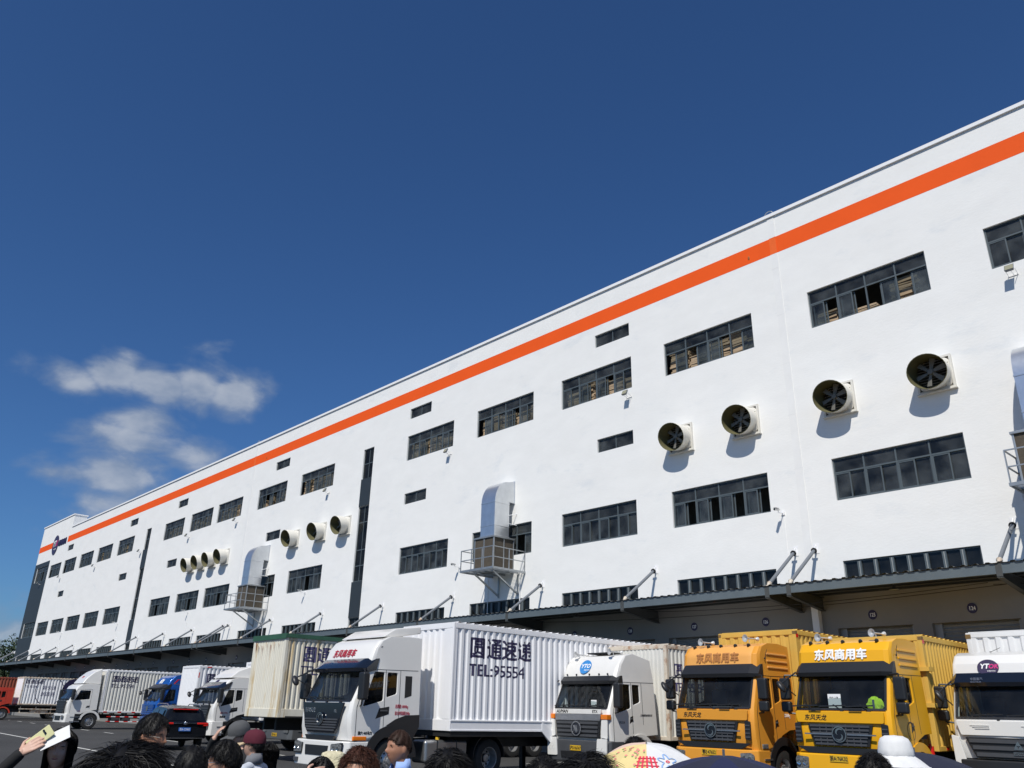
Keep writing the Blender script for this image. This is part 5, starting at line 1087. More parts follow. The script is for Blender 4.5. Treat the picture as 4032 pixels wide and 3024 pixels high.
# ---- stained cream trailer standing without its tractor
t = thing('parked_trailer', 'rust-streaked cream trailer box with a green tarpaulin roof, left of the white tractor', 'trailer', (-28.6, 14.7, 0), rad(-0.5))
cr = make_box(t, -1.25,1.25,0,13.5,1.42,4.10, M['box_cream'], pitch=0.19, depth=0.045, fpitch=0.13, frame=M['box_cream'], fdepth=0.02, bot=0.28)
side_words(t, 1.25, cr, 0.72, 3.80, 0.50, M['navy_soft'], telh=0.30, gap=0.15)
b = MB(); b.box(-1.28,1.28,-0.03,13.5,4.145,4.20); b.box(-1.285,1.285,-0.035,-0.03,4.02,4.2); b.box(1.28,1.285,-0.03,13.5,4.06,4.2); b.build('tarpaulin', M['tarp'], t, smooth=0)
b = MB(); rg = random.Random(9)
for k in range(14):
    x_ = rg.uniform(-1.0,1.0); h = rg.uniform(0.15,0.7); w_ = rg.uniform(0.006,0.022); z_ = 3.96 - rg.uniform(0,0.15); b.add([(x_-w_,-0.0215,z_),(x_+w_,-0.0215,z_),(x_+w_*0.2,-0.0215,z_-h)], [(0,1,2)])
b.build('rust_streak', M['rust'], t, smooth=0)
b = MB(); b.box(-0.5,-0.38,0.4,13,1.0,1.40); b.box(0.38,0.5,0.4,13,1.0,1.40); b.box(1.16,1.255,0.3,13.4,1.425,1.47); b.box(0.9,1.2,1.2,13.4,1.2,1.40); b.build('chassis', M['chassis'], t, smooth=0)
b = MB(); b.box(0.62,0.76,2.4,2.54,0.12,1.2); b.box(0.52,0.86,2.3,2.64,0,0.12); b.build('landing_leg', M['chassis'], t, smooth=0); b = MB(); b.box(-0.76,-0.62,2.4,2.54,0.12,1.2); b.box(-0.86,-0.52,2.3,2.64,0,0.12); b.build('landing_leg', M['chassis'], t, smooth=0)
rear_axle(t, (9.8,11.1,12.4))
# ---- dark grey truck seen beneath it
t = thing('box_truck', 'dark grey truck mostly hidden behind the rust-streaked cream trailer', 'truck', (-35.2, 19.0, 0))
X = make_cab(t, dict(zw0=1.95, zw1=2.72, paint=M['grey_cab'], roof=[(0.5,2.95),(0.7,3.05),(2.2,3.05)], wins=std_wins(1.95,2.72), bumper=dict(z0=0.45,z1=1.0,mat=M['grey_cab'],yf=-0.12,lamp=(0.78,1.12,0.72,1.2)), grille=dict(poly=[(-0.7,1.1),(0.7,1.1),(0.75,1.6),(-0.75,1.6)],y=-0.07,n=5,mat=M['black']), plate=(0.0,0.64,-0.122,'苏E·9K21',M['plate']), rail=8))
cr = make_box(t, -1.2,1.2,2.6,10.5,1.1,3.5, M['box_worn'], pitch=0.24); rear_axle(t, (7.8,))
# ---- white truck behind the car
t = thing('box_truck', 'white truck with black visor and swept roof deflector behind the black car', 'truck', (-42.15, 18.5, 0))
X = make_cab(t, dict(zw0=1.86, zw1=2.56, yw1=0.42, paint=M['white_cab'], roof=[(0.5,2.76),(0.72,2.98),(1.1,3.06),(2.15,3.06)], L=2.2, wins=std_wins(1.86,2.56), seams=seams(1.86,2.56), bumper=dict(z0=0.40,z1=1.05,mat=M['white_cab'],yf=-0.14,intake=(0.55,0.5,0.8,M['black']),lamp=(0.82,1.14,0.68,1.0)), grille=dict(poly=[(-0.7,1.1),(0.7,1.1),(0.98,1.80),(-0.98,1.80)],y=-0.07,n=6,mat=M['black']), visor=(0.20,2.48,0.44,2.56,0.30,M['gloss_black']), fender=(1.35,0.60,0.74,M['black'],10,172), handle=(0.85,1.60,0.42,0.2), rail=9, arch=[(2.2,1.45),(1.75,1.42),(1.30,1.32),(0.95,1.1),(0.80,1.0)]))
b = MB(); rp = [(0.75,3.07),(1.2,3.42),(1.75,3.62),(2.2,3.66),(2.2,3.07)]; b.prism(rp, lambda y,z: (-1.0+(z-3.07)*0.15,y,z), lambda y,z: (1.0-(z-3.07)*0.15,y,z)); b.build('roof_deflector', M['white_cab'], t, smooth=40, bevel=0.05, seg=3)
put_text('visor_lettering', '东风商用车', 0.10, M['white_t'], t, (-0.7,0.175,2.58), (1,0,0), (0,0,1)); disc('roof_emblem', (0,0.58,2.90), 0.16, 0.12, (1,0,0), (0,0.7,0.7), M['logo_purple'], t)
put_text('door_lettering', '总质量:18000kg', 0.10, M['red_t'], t, (X(1.3)+0.004,0.40,1.40), (0,1,0), (0,0,1), xs=0.6); put_text('model_lettering', '启航版', 0.10, M['blk_t'], t, (X(1.2)+0.004,0.40,1.22), (0,1,0), (0,0,1), bold=0.003)
for s in (1,-1):
    q = MB(); q.box(*sorted((s*1.2,s*1.24)),1.75,1.95,1.36,1.44); q.build('indicator', M['lamp_amber'], t, smooth=0)
cr = make_box(t, -1.2,1.245,2.6,11.5,1.1,3.95, M['box_white'], pitch=0.22, depth=0.045, frame=M['box_white']); rear_axle(t, (8.6,))
# ---- white trailer between blue truck and that one
t = thing('parked_trailer', 'white ribbed trailer box standing between the blue truck and the white truck', 'trailer', (-52.2, 21.8, 0))
cr = make_box(t, -1.25,1.25,0,9.0,1.2,4.0, M['box_white'], pitch=0.26, depth=0.05, fpitch=0.20, frame=M['box_white'])
side_words(t, 1.25, cr, 0.55, 3.55, 0.52, M['navy'], telh=0.3)
b = MB(); b.box(1.245,1.252,0.5,0.8,3.9,3.96); b.box(1.245,1.252,0.02,0.08,3.3,3.6); b.build('reflector', M['lamp_red'], t, smooth=0)
b = MB(); b.box(-0.6,-0.45,1.2,1.35,0,1.2); b.build('landing_leg', M['chassis'], t, smooth=0); b = MB(); b.box(0.45,0.6,1.2,1.35,0,1.2); b.build('landing_leg', M['chassis'], t, smooth=0); rear_axle(t, (6.2,7.5))
# ---- blue truck
t = thing('tractor_truck', 'metallic blue truck with a black visor, behind the black car', 'truck', (-58.2, 21.9, 0))
X = make_cab(t, dict(zw0=1.98, zw1=2.74, yw1=0.46, paint=M['blue_cab'], roof=[(0.55,2.96),(0.72,3.28),(1.0,3.52),(1.4,3.62),(2.55,3.60)], L=2.6, wins=[[(0.38,1.84),(1.15,2.0),(1.15,2.68),(0.70,2.68)],[(1.45,2.1),(1.95,2.1),(1.95,2.68),(1.45,2.68)]], seams=seams(1.98,2.74), bumper=dict(z0=0.5,z1=1.0,mat=M['blue_cab'],yf=-0.12,lamp=(0.82,1.14,0.66,0.92)), grille=dict(poly=[(-0.95,1.1),(0.95,1.1),(1.02,1.75),(-1.02,1.75)],y=-0.075,n=5,mat=M['blue_cab'],smat=M['blue_cab']), visor=(0.20,2.66,0.46,2.74,0.26,M['black']), fender=(1.35,0.6,0.74,M['black'],10,172), rail=6))
put_text('roof_lettering', '解放', 0.30, M['white_t'], t, (-0.40,0,3.08), (1,0,0), (0,0,1), bold=0.01, shear=0.3, depth=0, surf=X.surf)
b = MB(); q = MB()
pl = [(0.95,3.02),(1.2,3.30),(2.05,3.30),(1.95,3.02)]
for i, m_ in ((0,0),(1,0),(2,1),(3,1)):
    (ya,za),(yb,zb_) = pl[i], pl[(i+1)%4]; b.bar((X(za)+0.004,ya,za),(X(zb_)+0.004,yb,zb_),0.03 if i != 0 else 0.07,0.006,up=(1,0,0),m=m_)
b.build('side_stripe', [M['lamp_red'], M['steel']], t, smooth=0)
disc('badge', (0,-0.11,1.48), 0.16, 0.16, (1,0,0), (0,0,1), M['chrome'], t); rear_axle(t, (4.6,5.9))
b = MB(); b.box(-1.2,1.2,2.4,6.6,1.0,1.12); b.build('deck', M['chassis'], t, smooth=0)
# ---- white rigid truck with the big deflector
t = thing('box_truck', 'white long box truck with a tall curved roof deflector, seen almost from the side', 'truck', (-67.2, 19.15, 0))
X = make_cab(t, dict(zw0=1.90, zw1=2.62, yw1=0.40, paint=M['white_cab'], roof=[(0.5,2.82),(0.72,2.96),(1.2,3.0),(1.98,3.0)], L=2.02, wins=[[(0.42,1.88),(1.42,1.98),(1.42,2.56),(0.72,2.56)]], seams=[[(0.24,1.05),(0.24,1.75),(0.52,2.64),(1.5,2.64),(1.5,1.3)]], bumper=dict(z0=0.42,z1=1.0,mat=M['white_cab'],yf=-0.12,intake=(0.6,0.55,0.85,M['black']),lamp=(0.8,1.14,0.62,0.9)), grille=dict(poly=[(-0.75,1.02),(0.75,1.02),(1.0,1.86),(-1.0,1.86)],y=-0.085,n=5,mat=M['greyplas'],smat=M['black']), fender=(1.65,0.58,0.72,M['white_cab'],10,170), wy=1.65, handle=(1.25,1.50,0.24,0.12), rail=11, frontmirror=False, arch=[(2.02,1.28),(1.7,1.25),(1.35,1.18),(1.10,1.05),(1.0,1.0)]))
b = MB(); rp = [(0.75,3.02),(1.05,3.45),(1.5,3.85),(1.98,4.08),(2.05,3.0)]; b.prism(rp, lambda y,z: (-1.05+(z-3.0)*0.08,y,z), lambda y,z: (1.05-(z-3.0)*0.08,y,z)); b.build('roof_deflector', M['white_cab'], t, smooth=40, bevel=0.06, seg=3)
put_text('deflector_lettering', '解放', 0.2, M['red_t'], t, (-0.3,1.03,3.42), (1,0,0), (0,0.6,0.8), bold=0.005)
b = MB(); b.box(1.205,1.225,0.75,0.95,1.12,1.2); b.build('indicator', M['lamp_red'], t, smooth=0)
cr = make_box(t, -1.225,1.225,2.25,11.7,1.12,4.03, M['box_worn'], pitch=0.235, depth=0.045, fpitch=0.2, frame=M['box_white'])
side_words(t, 1.225, cr, 2.72, 3.62, 0.40, M['navy'], telh=0.27, gap=0.14)
rear_axle(t, (8.9,)); guard(t, 1.2, 2.8, 7.8)
for k in range(9):
    b = MB(); b.box(1.226,1.232,2.5+k*1.0,2.75+k*1.0,1.13,1.2); b.build('reflector', M['lamp_red'], t, smooth=0)
b = MB(); b.bar((1.24,2.2,1.1),(1.24,2.2,3.9),0.03,0.03); b.bar((1.05,2.2,1.1),(1.05,2.2,3.9),0.03,0.03); [b.bar((1.05,2.2,1.4+0.36*k),(1.24,2.2,1.4+0.36*k),0.025,0.025) for k in range(7)]; b.build('ladder', M['white_cab'], t, smooth=0)
# ---- red truck at the left edge with its white box
t = thing('box_truck', 'red-cabbed truck with a white ribbed box bearing a thin drawn circle', 'truck', (-97.2, 20.6, 0))
X = make_cab(t, dict(zw0=1.9, zw1=2.66, yw1=0.40, paint=M['red_cab'], roof=[(0.5,2.86),(0.8,2.96),(2.1,2.96)], L=2.1, wins=std_wins(1.9,2.66), seams=seams(1.9,2.66), bumper=dict(z0=0.45,z1=1.0,mat=M['red_cab'],yf=-0.12,lamp=(0.8,1.14,0.62,0.9)), grille=dict(poly=[(-0.8,1.1),(0.8,1.1),(0.9,1.75),(-0.9,1.75)],y=-0.07,n=5,mat=M['black']), fender=(1.5,0.58,0.70,M['red_cab'],10,170), wy=1.5, rail=12))
cr = make_box(t, -1.24,1.24,2.75,11.5,1.42,4.0, M['box_white'], pitch=0.28, depth=0.05, frame=M['rusty'])
put_text('name_lettering', '圆通速递', 0.42, M['navy'], t, (1.23,2.98,3.42), (0,1,0), (0,0,1), corr=cr, bold=0.006); put_text('phone_lettering', 'TEL:95554', 0.30, M['navy_soft'], t, (1.23,2.98,3.02), (0,1,0), (0,0,1), corr=cr, xs=0.8)
put_text('slogan_lettering', '国快递', 0.42, M['navy_soft'], t, (1.23,4.6,2.9), (0,1,0), (0,0,1), corr=cr, space=1.1); put_text('slogan_lettering', '送圆通', 0.42, M['navy_soft'], t, (1.23,4.55,2.3), (0,1,0), (0,0,1), corr=cr, space=1.1)
ring('painted_circle', (1.238,5.3,2.75), 1.32, 0.05, (0,1,0), (0,0,1), M['navy'], t, th=0.004, n=60, a0=-60, a1=62); ring('painted_circle', (1.238,5.3,2.75), 1.32, 0.05, (0,1,0), (0,0,1), M['navy'], t, th=0.004, n=60, a0=120, a1=240)
disc('painted_disc', (1.238,7.6,2.9), 1.15, 1.1, (0,1,0), (0,0,1), M['navy'], t, th=0.004)
rear_axle(t, (9.6,))
b = MB(); b.box(1.1,1.2,2.9,8.8,1.0,1.08); b.box(1.1,1.2,2.9,8.8,0.62,0.70); [b.box(1.06,1.099,3.0+k*1.4,3.08+k*1.4,0.6,1.3) for k in range(5)]; b.box(0.6,1.0,4.0,5.6,0.65,1.1); b.build('side_guard', M['rusty'], t, smooth=0)
b = MB(); b.box(-1.24,1.24,2.6,11.4,1.28,1.40); b.build('subframe', M['chassis'], t, smooth=0)
t = thing('shipping_container', 'oxide-red ribbed container behind the red cab at the left edge', 'container', (-104.6, 22.6, 0))
cr = make_box(t, -1.22,1.22,0,9,1.3,4.05, M['box_red'], pitch=0.3, depth=0.06, frame=M['box_red'])
b = MB(); b.box(-0.5,-0.4,0.2,8.8,0.9,1.26); b.box(0.4,0.5,0.2,8.8,0.9,1.26); b.box(0.5,0.62,1.2,1.32,0,1.0); b.box(-0.62,-0.5,1.2,1.32,0,1.0); b.build('chassis', M['chassis'], t, smooth=0); rear_axle(t, (6.0,7.3))
# ---- black car seen from behind
t = thing('parked_car', 'black car seen from behind with red tail lights and a blue number plate', 'car', (-38.35, 15.6, 0), rad(80))
# local: rear faces -y, width along x
W2 = 0.93; secs = [(-2.35,0.45,1.0,0.86,0.9),(-2.2,0.35,1.12,0.90,0.92),(-1.95,0.32,1.60,0.70,0.93),(-1.5,0.32,1.69,0.68,0.93),(0.0,0.32,1.72,0.70,0.93),(0.7,0.32,1.62,0.70,0.93),(1.5,0.32,1.08,0.84,0.93),(2.2,0.34,0.95,0.84,0.9),(2.4,0.45,0.80,0.80,0.85)]
b = MB(); n = 12; vs = []
for y, z0, z1, wt_, wb in secs:
    zm = min(1.0, z1-0.05); pf = [(-wb,z0+0.12),(-wb-0.0,zm*0.75),(-wb+0.02,zm),(-wt_-0.02,z1-0.06),(-wt_+0.12,z1),(0,z1+0.03),(wt_-0.12,z1),(wt_+0.02,z1-0.06),(wb-0.02,zm),(wb,zm*0.75),(wb,z0+0.12),(0,z0)]
    vs += [(x,y,z) for x, z in pf]
b.add(vs, [(i*n+j,i*n+(j+1)%n,(i+1)*n+(j+1)%n,(i+1)*n+j) for i in range(len(secs)-1) for j in range(n)] + [tuple(range(n-1,-1,-1)), tuple(range((len(secs)-1)*n,len(secs)*n))])
b.build('car_body', M['car_black'], t, smooth=60, bevel=0.03)
b = MB(); b.add([(-0.68,-2.235,1.14),(0.68,-2.235,1.14),(0.60,-1.995,1.57),(-0.60,-1.995,1.57)], [(0,1,2,3)]); b.build('rear_window', M['glass_dark'], t, smooth=0)
for s in (1,-1):
    for ya, yb in ((-1.75,-0.75),(-0.65,0.3),(0.4,1.0)):
        b = MB(); b.add([(s*0.94,ya,1.05),(s*0.94,yb,1.05),(s*0.755,min(yb-0.0,0.62),1.55),(s*0.755,ya+0.12,1.55)], [(0,1,2,3)]); b.build('side_window', M['glass_dark'], t, smooth=0)
    b = MB(); b.box(*sorted((s*0.48,s*0.93)),-2.42,-2.30,1.00,1.07); b.box(*sorted((s*0.74,s*0.935)),-2.41,-2.2,0.94,1.00); b.build('tail_light', M['lamp_red'], t, smooth=0, bevel=0.012)
    b = MB(); b.tube([(s*0.66,-1.7,1.69),(s*0.66,-1.5,1.78),(s*0.66,0.3,1.79),(s*0.66,0.6,1.70)],0.02); b.build('roof_rail', M['chrome'], t)
    for y in (-1.45, 1.4): wheel(t, s*0.82, y, s, r=0.36)
b = MB(); b.box(-0.5,0.5,-2.14,-2.02,1.56,1.595); b.build('brake_light', M['lamp_red'], t, smooth=0, bevel=0.01)
b = MB(); b.box(-0.48,0.48,-2.41,-2.36,1.03,1.05); b.ell((0,-2.4,1.04),(0.07,0.02,0.06)); b.box(-0.8,0.8,-2.42,-2.36,0.46,0.49); b.build('chrome_strip', M['chrome'], t)
b = MB(); b.box(-0.24,0.24,-2.405,-2.385,0.74,0.88); po = b.build('number_plate', M['plate_b'], t, smooth=0); put_text('plate_number', '浙A·C3965', 0.11, M['white_t'], po, (0,-2.4055,0.77), (1,0,0), (0,0,1), align='CENTER', xs=0.82)
# ------------------------------------------------------------------ the crowd
def headpt(d):
    x, y, z = d; r = 1 / math.sqrt((x/0.075)**2 + (y/0.094)**2 + (z/0.118)**2); p = Vector(d) * r
    if p.z < -0.015:
        t = min(1.0, (-0.015 - p.z) / 0.10); p.x *= 1 - 0.34 * t**1.4
        p.y = p.y * (1 - (0.42 if y > 0 else 0.05) * t) - 0.008 * t
    if y < 0:
        g = lambda cx, cz, sx, sz: math.exp(-((p.x-cx)/sx)**2 - ((p.z-cz)/sz)**2)
        f = 0.023*g(0,-0.022,0.011,0.017) + 0.010*g(0,0.0,0.009,0.022) + 0.006*(g(0.032,0.026,0.02,0.008)+g(-0.032,0.026,0.02,0.008)) - 0.009*(g(0.031,0.006,0.015,0.010)+g(-0.031,0.006,0.015,0.010)) + 0.006*g(0,-0.058,0.022,0.007) - 0.004*g(0,-0.051,0.02,0.003) + 0.005*g(0,-0.072,0.02,0.006) + 0.007*g(0,-0.1,0.022,0.014) + 0.004*(g(0.045,-0.02,0.016,0.018)+g(-0.045,-0.02,0.016,0.018))
        p.y -= f * (1 if y < -0.2 else max(0, -y/0.2))
    return p
def hairline(d, front=0.52, side=0.02, back=-0.62):
    a = abs(math.atan2(d[0], -d[1])) / math.pi        # 0 front .. 1 back
    if a < 0.28: t = front + (0.30-front) * (a/0.28)**2
    elif a < 0.5: t = 0.30 + (side-0.30) * (a-0.28)/0.22
    else: t = side + (back-side) * min(1, (a-0.5)/0.3)
    return d[2] > t
def make_hair(rg, style, thick=0.014, N_=700, **k):
    b = MB(); nu, nv = 40, 26; ok = {}; vs = []
    for j in range(nv+1):
        for i in range(nu):
            ph = math.pi*j/nv; t = 2*math.pi*i/nu; d = (math.sin(ph)*math.cos(t), math.sin(ph)*math.sin(t), math.cos(ph)); p = headpt(d)
            ok[j*nu+i] = hairline(d, **k); vs.append(p + Vector(d)*(thick + 0.004*math.sin(9*t+5*ph) + rg.uniform(-0.002,0.002)))
    fs = [(j*nu+i, (j+1)*nu+i, (j+1)*nu+(i+1)%nu, j*nu+(i+1)%nu) for j in range(nv) for i in range(nu)]
    b.add(vs, [f for f in fs if all(ok[q] for q in f)])
    n = 0
    while n < N_:
        d = Vector((rg.gauss(0,1),rg.gauss(0,1),rg.gauss(0,1))).normalized()
        if not hairline(d, **k): continue
        n += 1; p = headpt(d) + d*(thick-0.004); out = d
        cr_ = Vector((0.02,0.42,0.90)); fl_ = d - cr_; fl_ = fl_ - d*fl_.dot(d); fl_ = fl_.normalized() if fl_.length > 1e-3 else Vector((1,0,0)); sd_ = d.cross(fl_)
        if style in ('short','spiky','messy','crop'):
            lf, jt, l0, l1, w_ = {'short':(0.16,0.35,0.016,0.03,0.0013),'spiky':(0.62,0.5,0.014,0.03,0.0014),'messy':(0.34,0.8,0.03,0.06,0.0017),'crop':(0.45,0.5,0.005,0.012,0.0011)}[style]
            dirn = (fl_ + out*(lf+rg.uniform(-0.1,0.15)) + sd_*rg.gauss(0,jt)).normalized(); L = rg.uniform(l0,l1); pts = [p, p+dirn*L*0.5+out*0.003, p+dirn*L+Vector((0,0,-0.1*L))-out*(0.004 if style != 'spiky' else 0)]
        elif style == 'wavy':
            L = rg.uniform(0.06,0.13); pts = [p + out*rg.uniform(0,0.006)]; a0 = 6*math.sin(7*d.x)+5*math.sin(6*d.y)+rg.uniform(-0.6,0.6); dn = (fl_ + sd_*0.7*math.sin(5*d.x+3*d.y+4*d.z)).normalized()
            for q in range(1,6): pts.append(p + dn*L*q/5 + sd_*(0.012*math.sin(a0+q*1.3)) + out*(0.010*math.sin(q/5*3.1)-0.012*(q/5)**2))
            w_ = 0.0014
        else:                                            # long, straight
            L = k.get('x', 0) or rg.uniform(0.20,0.34); q0 = p + out*0.004; o2 = Vector((out.x,out.y,0)); o2 = o2.normalized() if o2.length > 0.05 else Vector((0,1,0))
            if o2.y < -0.75: o2 = Vector((math.copysign(0.75,o2.x or 1),-0.2,0)).normalized()
            rim = Vector((o2.x*0.088, o2.y*0.104, 0)); pts = [q0]
            mid = Vector((rim.x, rim.y, min(q0.z-0.01, 0.03))); pts += [q0.lerp(mid,0.5) + Vector((rim.x,rim.y,0)).normalized()*0.012 + Vector((0,0,0.012)), mid, Vector((rim.x*0.98,rim.y*1.0+0.005,-0.10)), Vector((rim.x*0.95+rg.gauss(0,0.006),rim.y*0.98+0.012+rg.gauss(0,0.006),-L))]; w_ = 0.005
        sd = Vector((rg.gauss(0,1),rg.gauss(0,1),rg.gauss(0,1)))
        o = len(b.v); m_ = len(pts)
        for q in range(m_):
            t = (pts[min(q+1,m_-1)] - pts[max(q-1,0)]); t = t.normalized() if t.length > 1e-6 else Vector((0,0,1)); s_ = t.cross(sd).normalized() * w_ * (1 - 0.8*q/(m_-1)); b.v += [tuple(pts[q]-s_), tuple(pts[q]+s_)]
        for q in range(m_-1): b.f.append((o+2*q,o+2*q+1,o+2*q+3,o+2*q+2)); b.m.append(0)
    return b
def capsule_dist(P, a, b_, r0, r1):
    a = np.array(a); b_ = np.array(b_); ab = b_-a; t = np.clip(((P-a)@ab)/max(1e-9,ab@ab),0,1); c = a + t[:,None]*ab
    return np.linalg.norm(P-c,axis=1) - (r0+(r1-r0)*t)
def hand_prims(wr, d, n, side, curl=0.5):
    """wr wrist, d finger direction, n palm normal (fingers curl towards it)"""
    wr = Vector(wr); d = Vector(d).normalized(); n = (Vector(n) - d*Vector(n).dot(d)).normalized(); s = d.cross(n)*side; pr = []
    for k in range(4): pr.append((wr, wr + d*0.085 + s*(-0.027+0.019*k), 0.021, 0.0115))
    for k, L in enumerate((0.070,0.080,0.074,0.058)):
        p = wr + d*0.085 + s*(-0.031+0.0212*k); d1 = (d + n*curl*0.5).normalized(); d2 = (d + n*curl*1.3).normalized(); m_ = p + d1*L*0.5
        pr += [(p,m_,0.0090,0.0084), (m_, m_ + d2*L*0.5, 0.0084,0.0072)]
    p = wr + d*0.025 - s*0.022; m_ = p + (d*0.55 - s*0.8 + n*0.2).normalized()*0.045; pr += [(p,m_,0.013,0.0105), (m_, m_ + (d*0.85 - s*0.3 + n*0.35).normalized()*0.035, 0.0105,0.0085)]
    return pr
def person(label, px, py, depth, turn, hair='short', hairm='hair', skin='skin', top='c_black', legs='c_trous', arms=None, tilt=(0,0,0), vox=0.0095, seed=0, thick=0.014, NH=1400, hk={}, eyes=True, hat=None, collar=None, extra=None, fat=1.0, group='people in the crowd', hairless=False, head_scale=1.0):
    P0 = pix(px, py, depth); H = P0.z; s = H / (1.635 + (0.15 if hat else 0.13 + thick)); loc = Vector((P0.x, P0.y, 0)); d = -loc.normalized(); rz = math.atan2(d.x, -d.y) + rad(turn); rg = random.Random(seed)
    t = thing('person', label, 'person', loc, rz, group); t.scale = (s, s, s)
    pr = []                                              # capsules: a, b, r0, r1, material (0 skin, 1 top, 2 legs, 3 shoes)
    for sx in (1,-1):
        pr += [((sx*0.10,-0.01,0.92),(sx*0.105,-0.02,0.50),0.088,0.060,2), ((sx*0.105,-0.02,0.50),(sx*0.11,0.02,0.10),0.058,0.043,2), ((sx*0.11,0.03,0.05),(sx*0.125,-0.15,0.035),0.042,0.036,3)]
        pr += [((sx*0.06,0.0,1.02),(sx*0.09,0.0,0.95),0.115*fat,0.10,2), ((sx*0.055,0.0,1.04),(sx*0.07,0.0,1.32),0.105*fat,0.118,1), ((sx*0.03,0.01,1.45),(sx*0.165,0.012,1.425),0.052,0.052,1)]
        A = (arms or {}).get('L' if sx > 0 else 'R') or dict(el=(sx*0.235,0.03,1.14), wr=(sx*0.25,-0.07,0.90), hd=(0,-0.15,-1), hn=(-sx,0,0))
        sh = Vector((sx*0.185,0.012,1.415)); el = Vector(A['el']); wr = Vector(A['wr']); bare = A.get('bare', False)
        pr += [(sh,el,0.056,0.044,1), (el,wr,0.043,0.036,0 if bare else 1), (el.lerp(wr,0.8),wr+(wr-el).normalized()*0.02,0.027,0.025,0)]
        for a, b_, r0, r1 in hand_prims(wr, A['hd'], A['hn'], sx, A.get('curl',0.5)): pr.append((a,b_,r0,r1,0))
    pr += [((0,0.005,1.08),(0,0.005,1.36),0.118*fat,0.125,1), ((0,0.02,1.44),(0,0.008,1.56),0.057,0.052,0)]
    b = MB()
    for a, b_, r0, r1, m_ in pr:
        b.cyl(a,b_,r0,r1,n=14); b.ell(a,(r0,r0,r0),14,8); b.ell(b_,(r1,r1,r1),14,8)
    HC = Vector((0,-0.012,1.635)); RT = Euler((rad(tilt[0]),rad(tilt[1]),rad(tilt[2]))).to_matrix(); NK = Vector((0,0.01,1.55)); hs = head_scale
    def hx(p): return NK + RT @ (HC - NK + Vector(p)*hs)
    nu, nv = 48, 36; vs = []
    for j in range(nv+1):
        for i in range(nu):
            ph = math.pi*j/nv; tt = 2*math.pi*i/nu; vs.append(hx(headpt((math.sin(ph)*math.cos(tt),math.sin(ph)*math.sin(tt),math.cos(ph)))))
    b.add(vs, [(j*nu+i,(j+1)*nu+i,(j+1)*nu+(i+1)%nu,j*nu+(i+1)%nu) for j in range(nv) for i in range(nu)])
    for sx in (1,-1): b.ell(hx((sx*0.074,0.012,-0.008)),(0.011,0.02,0.032),10,8,rot=RT @ Matrix.Rotation(sx*0.35,3,'Z'))
    me0 = b.mesh('body_raw', M[skin], 0, weld=False); o = bpy.data.objects.new('body_raw', me0); COL.objects.link(o)
    rm = o.modifiers.new('r','REMESH'); rm.mode = 'VOXEL'; rm.voxel_size = vox; rm.use_smooth_shade = True
    sm = o.modifiers.new('s','SMOOTH'); sm.factor = 0.5; sm.iterations = 1
    dg = bpy.context.evaluated_depsgraph_get(); me = bpy.data.meshes.new_from_object(o.evaluated_get(dg)); bpy.data.objects.remove(o); me.name = 'body'
    me.materials.clear()
    for m_ in (skin, top, legs, 'black'): me.materials.append(M[m_])
    nf = len(me.polygons); C = np.empty(nf*3); me.polygons.foreach_get('center', C); C = C.reshape(-1,3)
    best = np.linalg.norm(C - np.array(hx((0,0,0))),axis=1) - 0.12; idx = np.zeros(nf,int)
    for a, b_, r0, r1, m_ in pr:
        q = capsule_dist(C,a,b_,r0,r1); u = q < best; best[u] = q[u]; idx[u] = m_
    me.polygons.foreach_set('material_index', idx.astype(np.int32)); me.polygons.foreach_set('use_smooth',[True]*nf)
    link('body', me, t)
    if not hairless:
        hb = make_hair(rg, hair, thick, NH, **hk); hb.v = [tuple(hx(v)) for v in hb.v]; hb.build('hair', M[hairm], t, smooth=60, weld=False)
    if eyes:
        e = MB()
        for sx in (1,-1):
            p = headpt(Vector((sx*0.33,-0.94,0.05)).normalized()); e.ell(hx(p + Vector((0,0.002,0))),(0.012,0.003,0.0022),10,6,rot=RT)
            e.ell(hx(headpt(Vector((sx*0.34,-0.90,0.26)).normalized()) + Vector((0,0.001,0))),(0.018,0.003,0.0024),10,6,rot=RT)
        e.build('eye', M['hair'], t)
        l = MB(); l.ell(hx(headpt(Vector((0,-0.86,-0.47)).normalized()) + Vector((0,0.002,0))),(0.019,0.004,0.0055),12,6,rot=RT); l.build('lips', M['lip'], t)
    if collar:
        c = MB(); n = 24; vs = []
        for i in range(n+1):
            a = rad(-62 + 304*i/n) + math.pi/2 - math.pi/2; a = rad(-60 + 300*i/n); x, y = math.sin(a)*0.072, math.cos(a)*0.066
            x, y = math.sin(rad(-150+300*i/n))*0.072, math.cos(rad(-150+300*i/n))*0.068
            vs += [(x*1.0,y+0.012,1.545+0.02*(y>0)),(x*1.25,y*1.25+0.01,1.475)]
        c.add(vs, [(2*i,2*i+1,2*i+3,2*i+2) for i in range(n)]); co = c.build('collar', M[collar], t, smooth=60); so_ = co.modifiers.new('s','SOLIDIFY'); so_.thickness = 0.006
    def put(mb, name, m_, parent=t, smooth=50):
        mb.v = [tuple(hx(v)) for v in mb.v]; return mb.build(name, m_, parent, smooth=smooth)
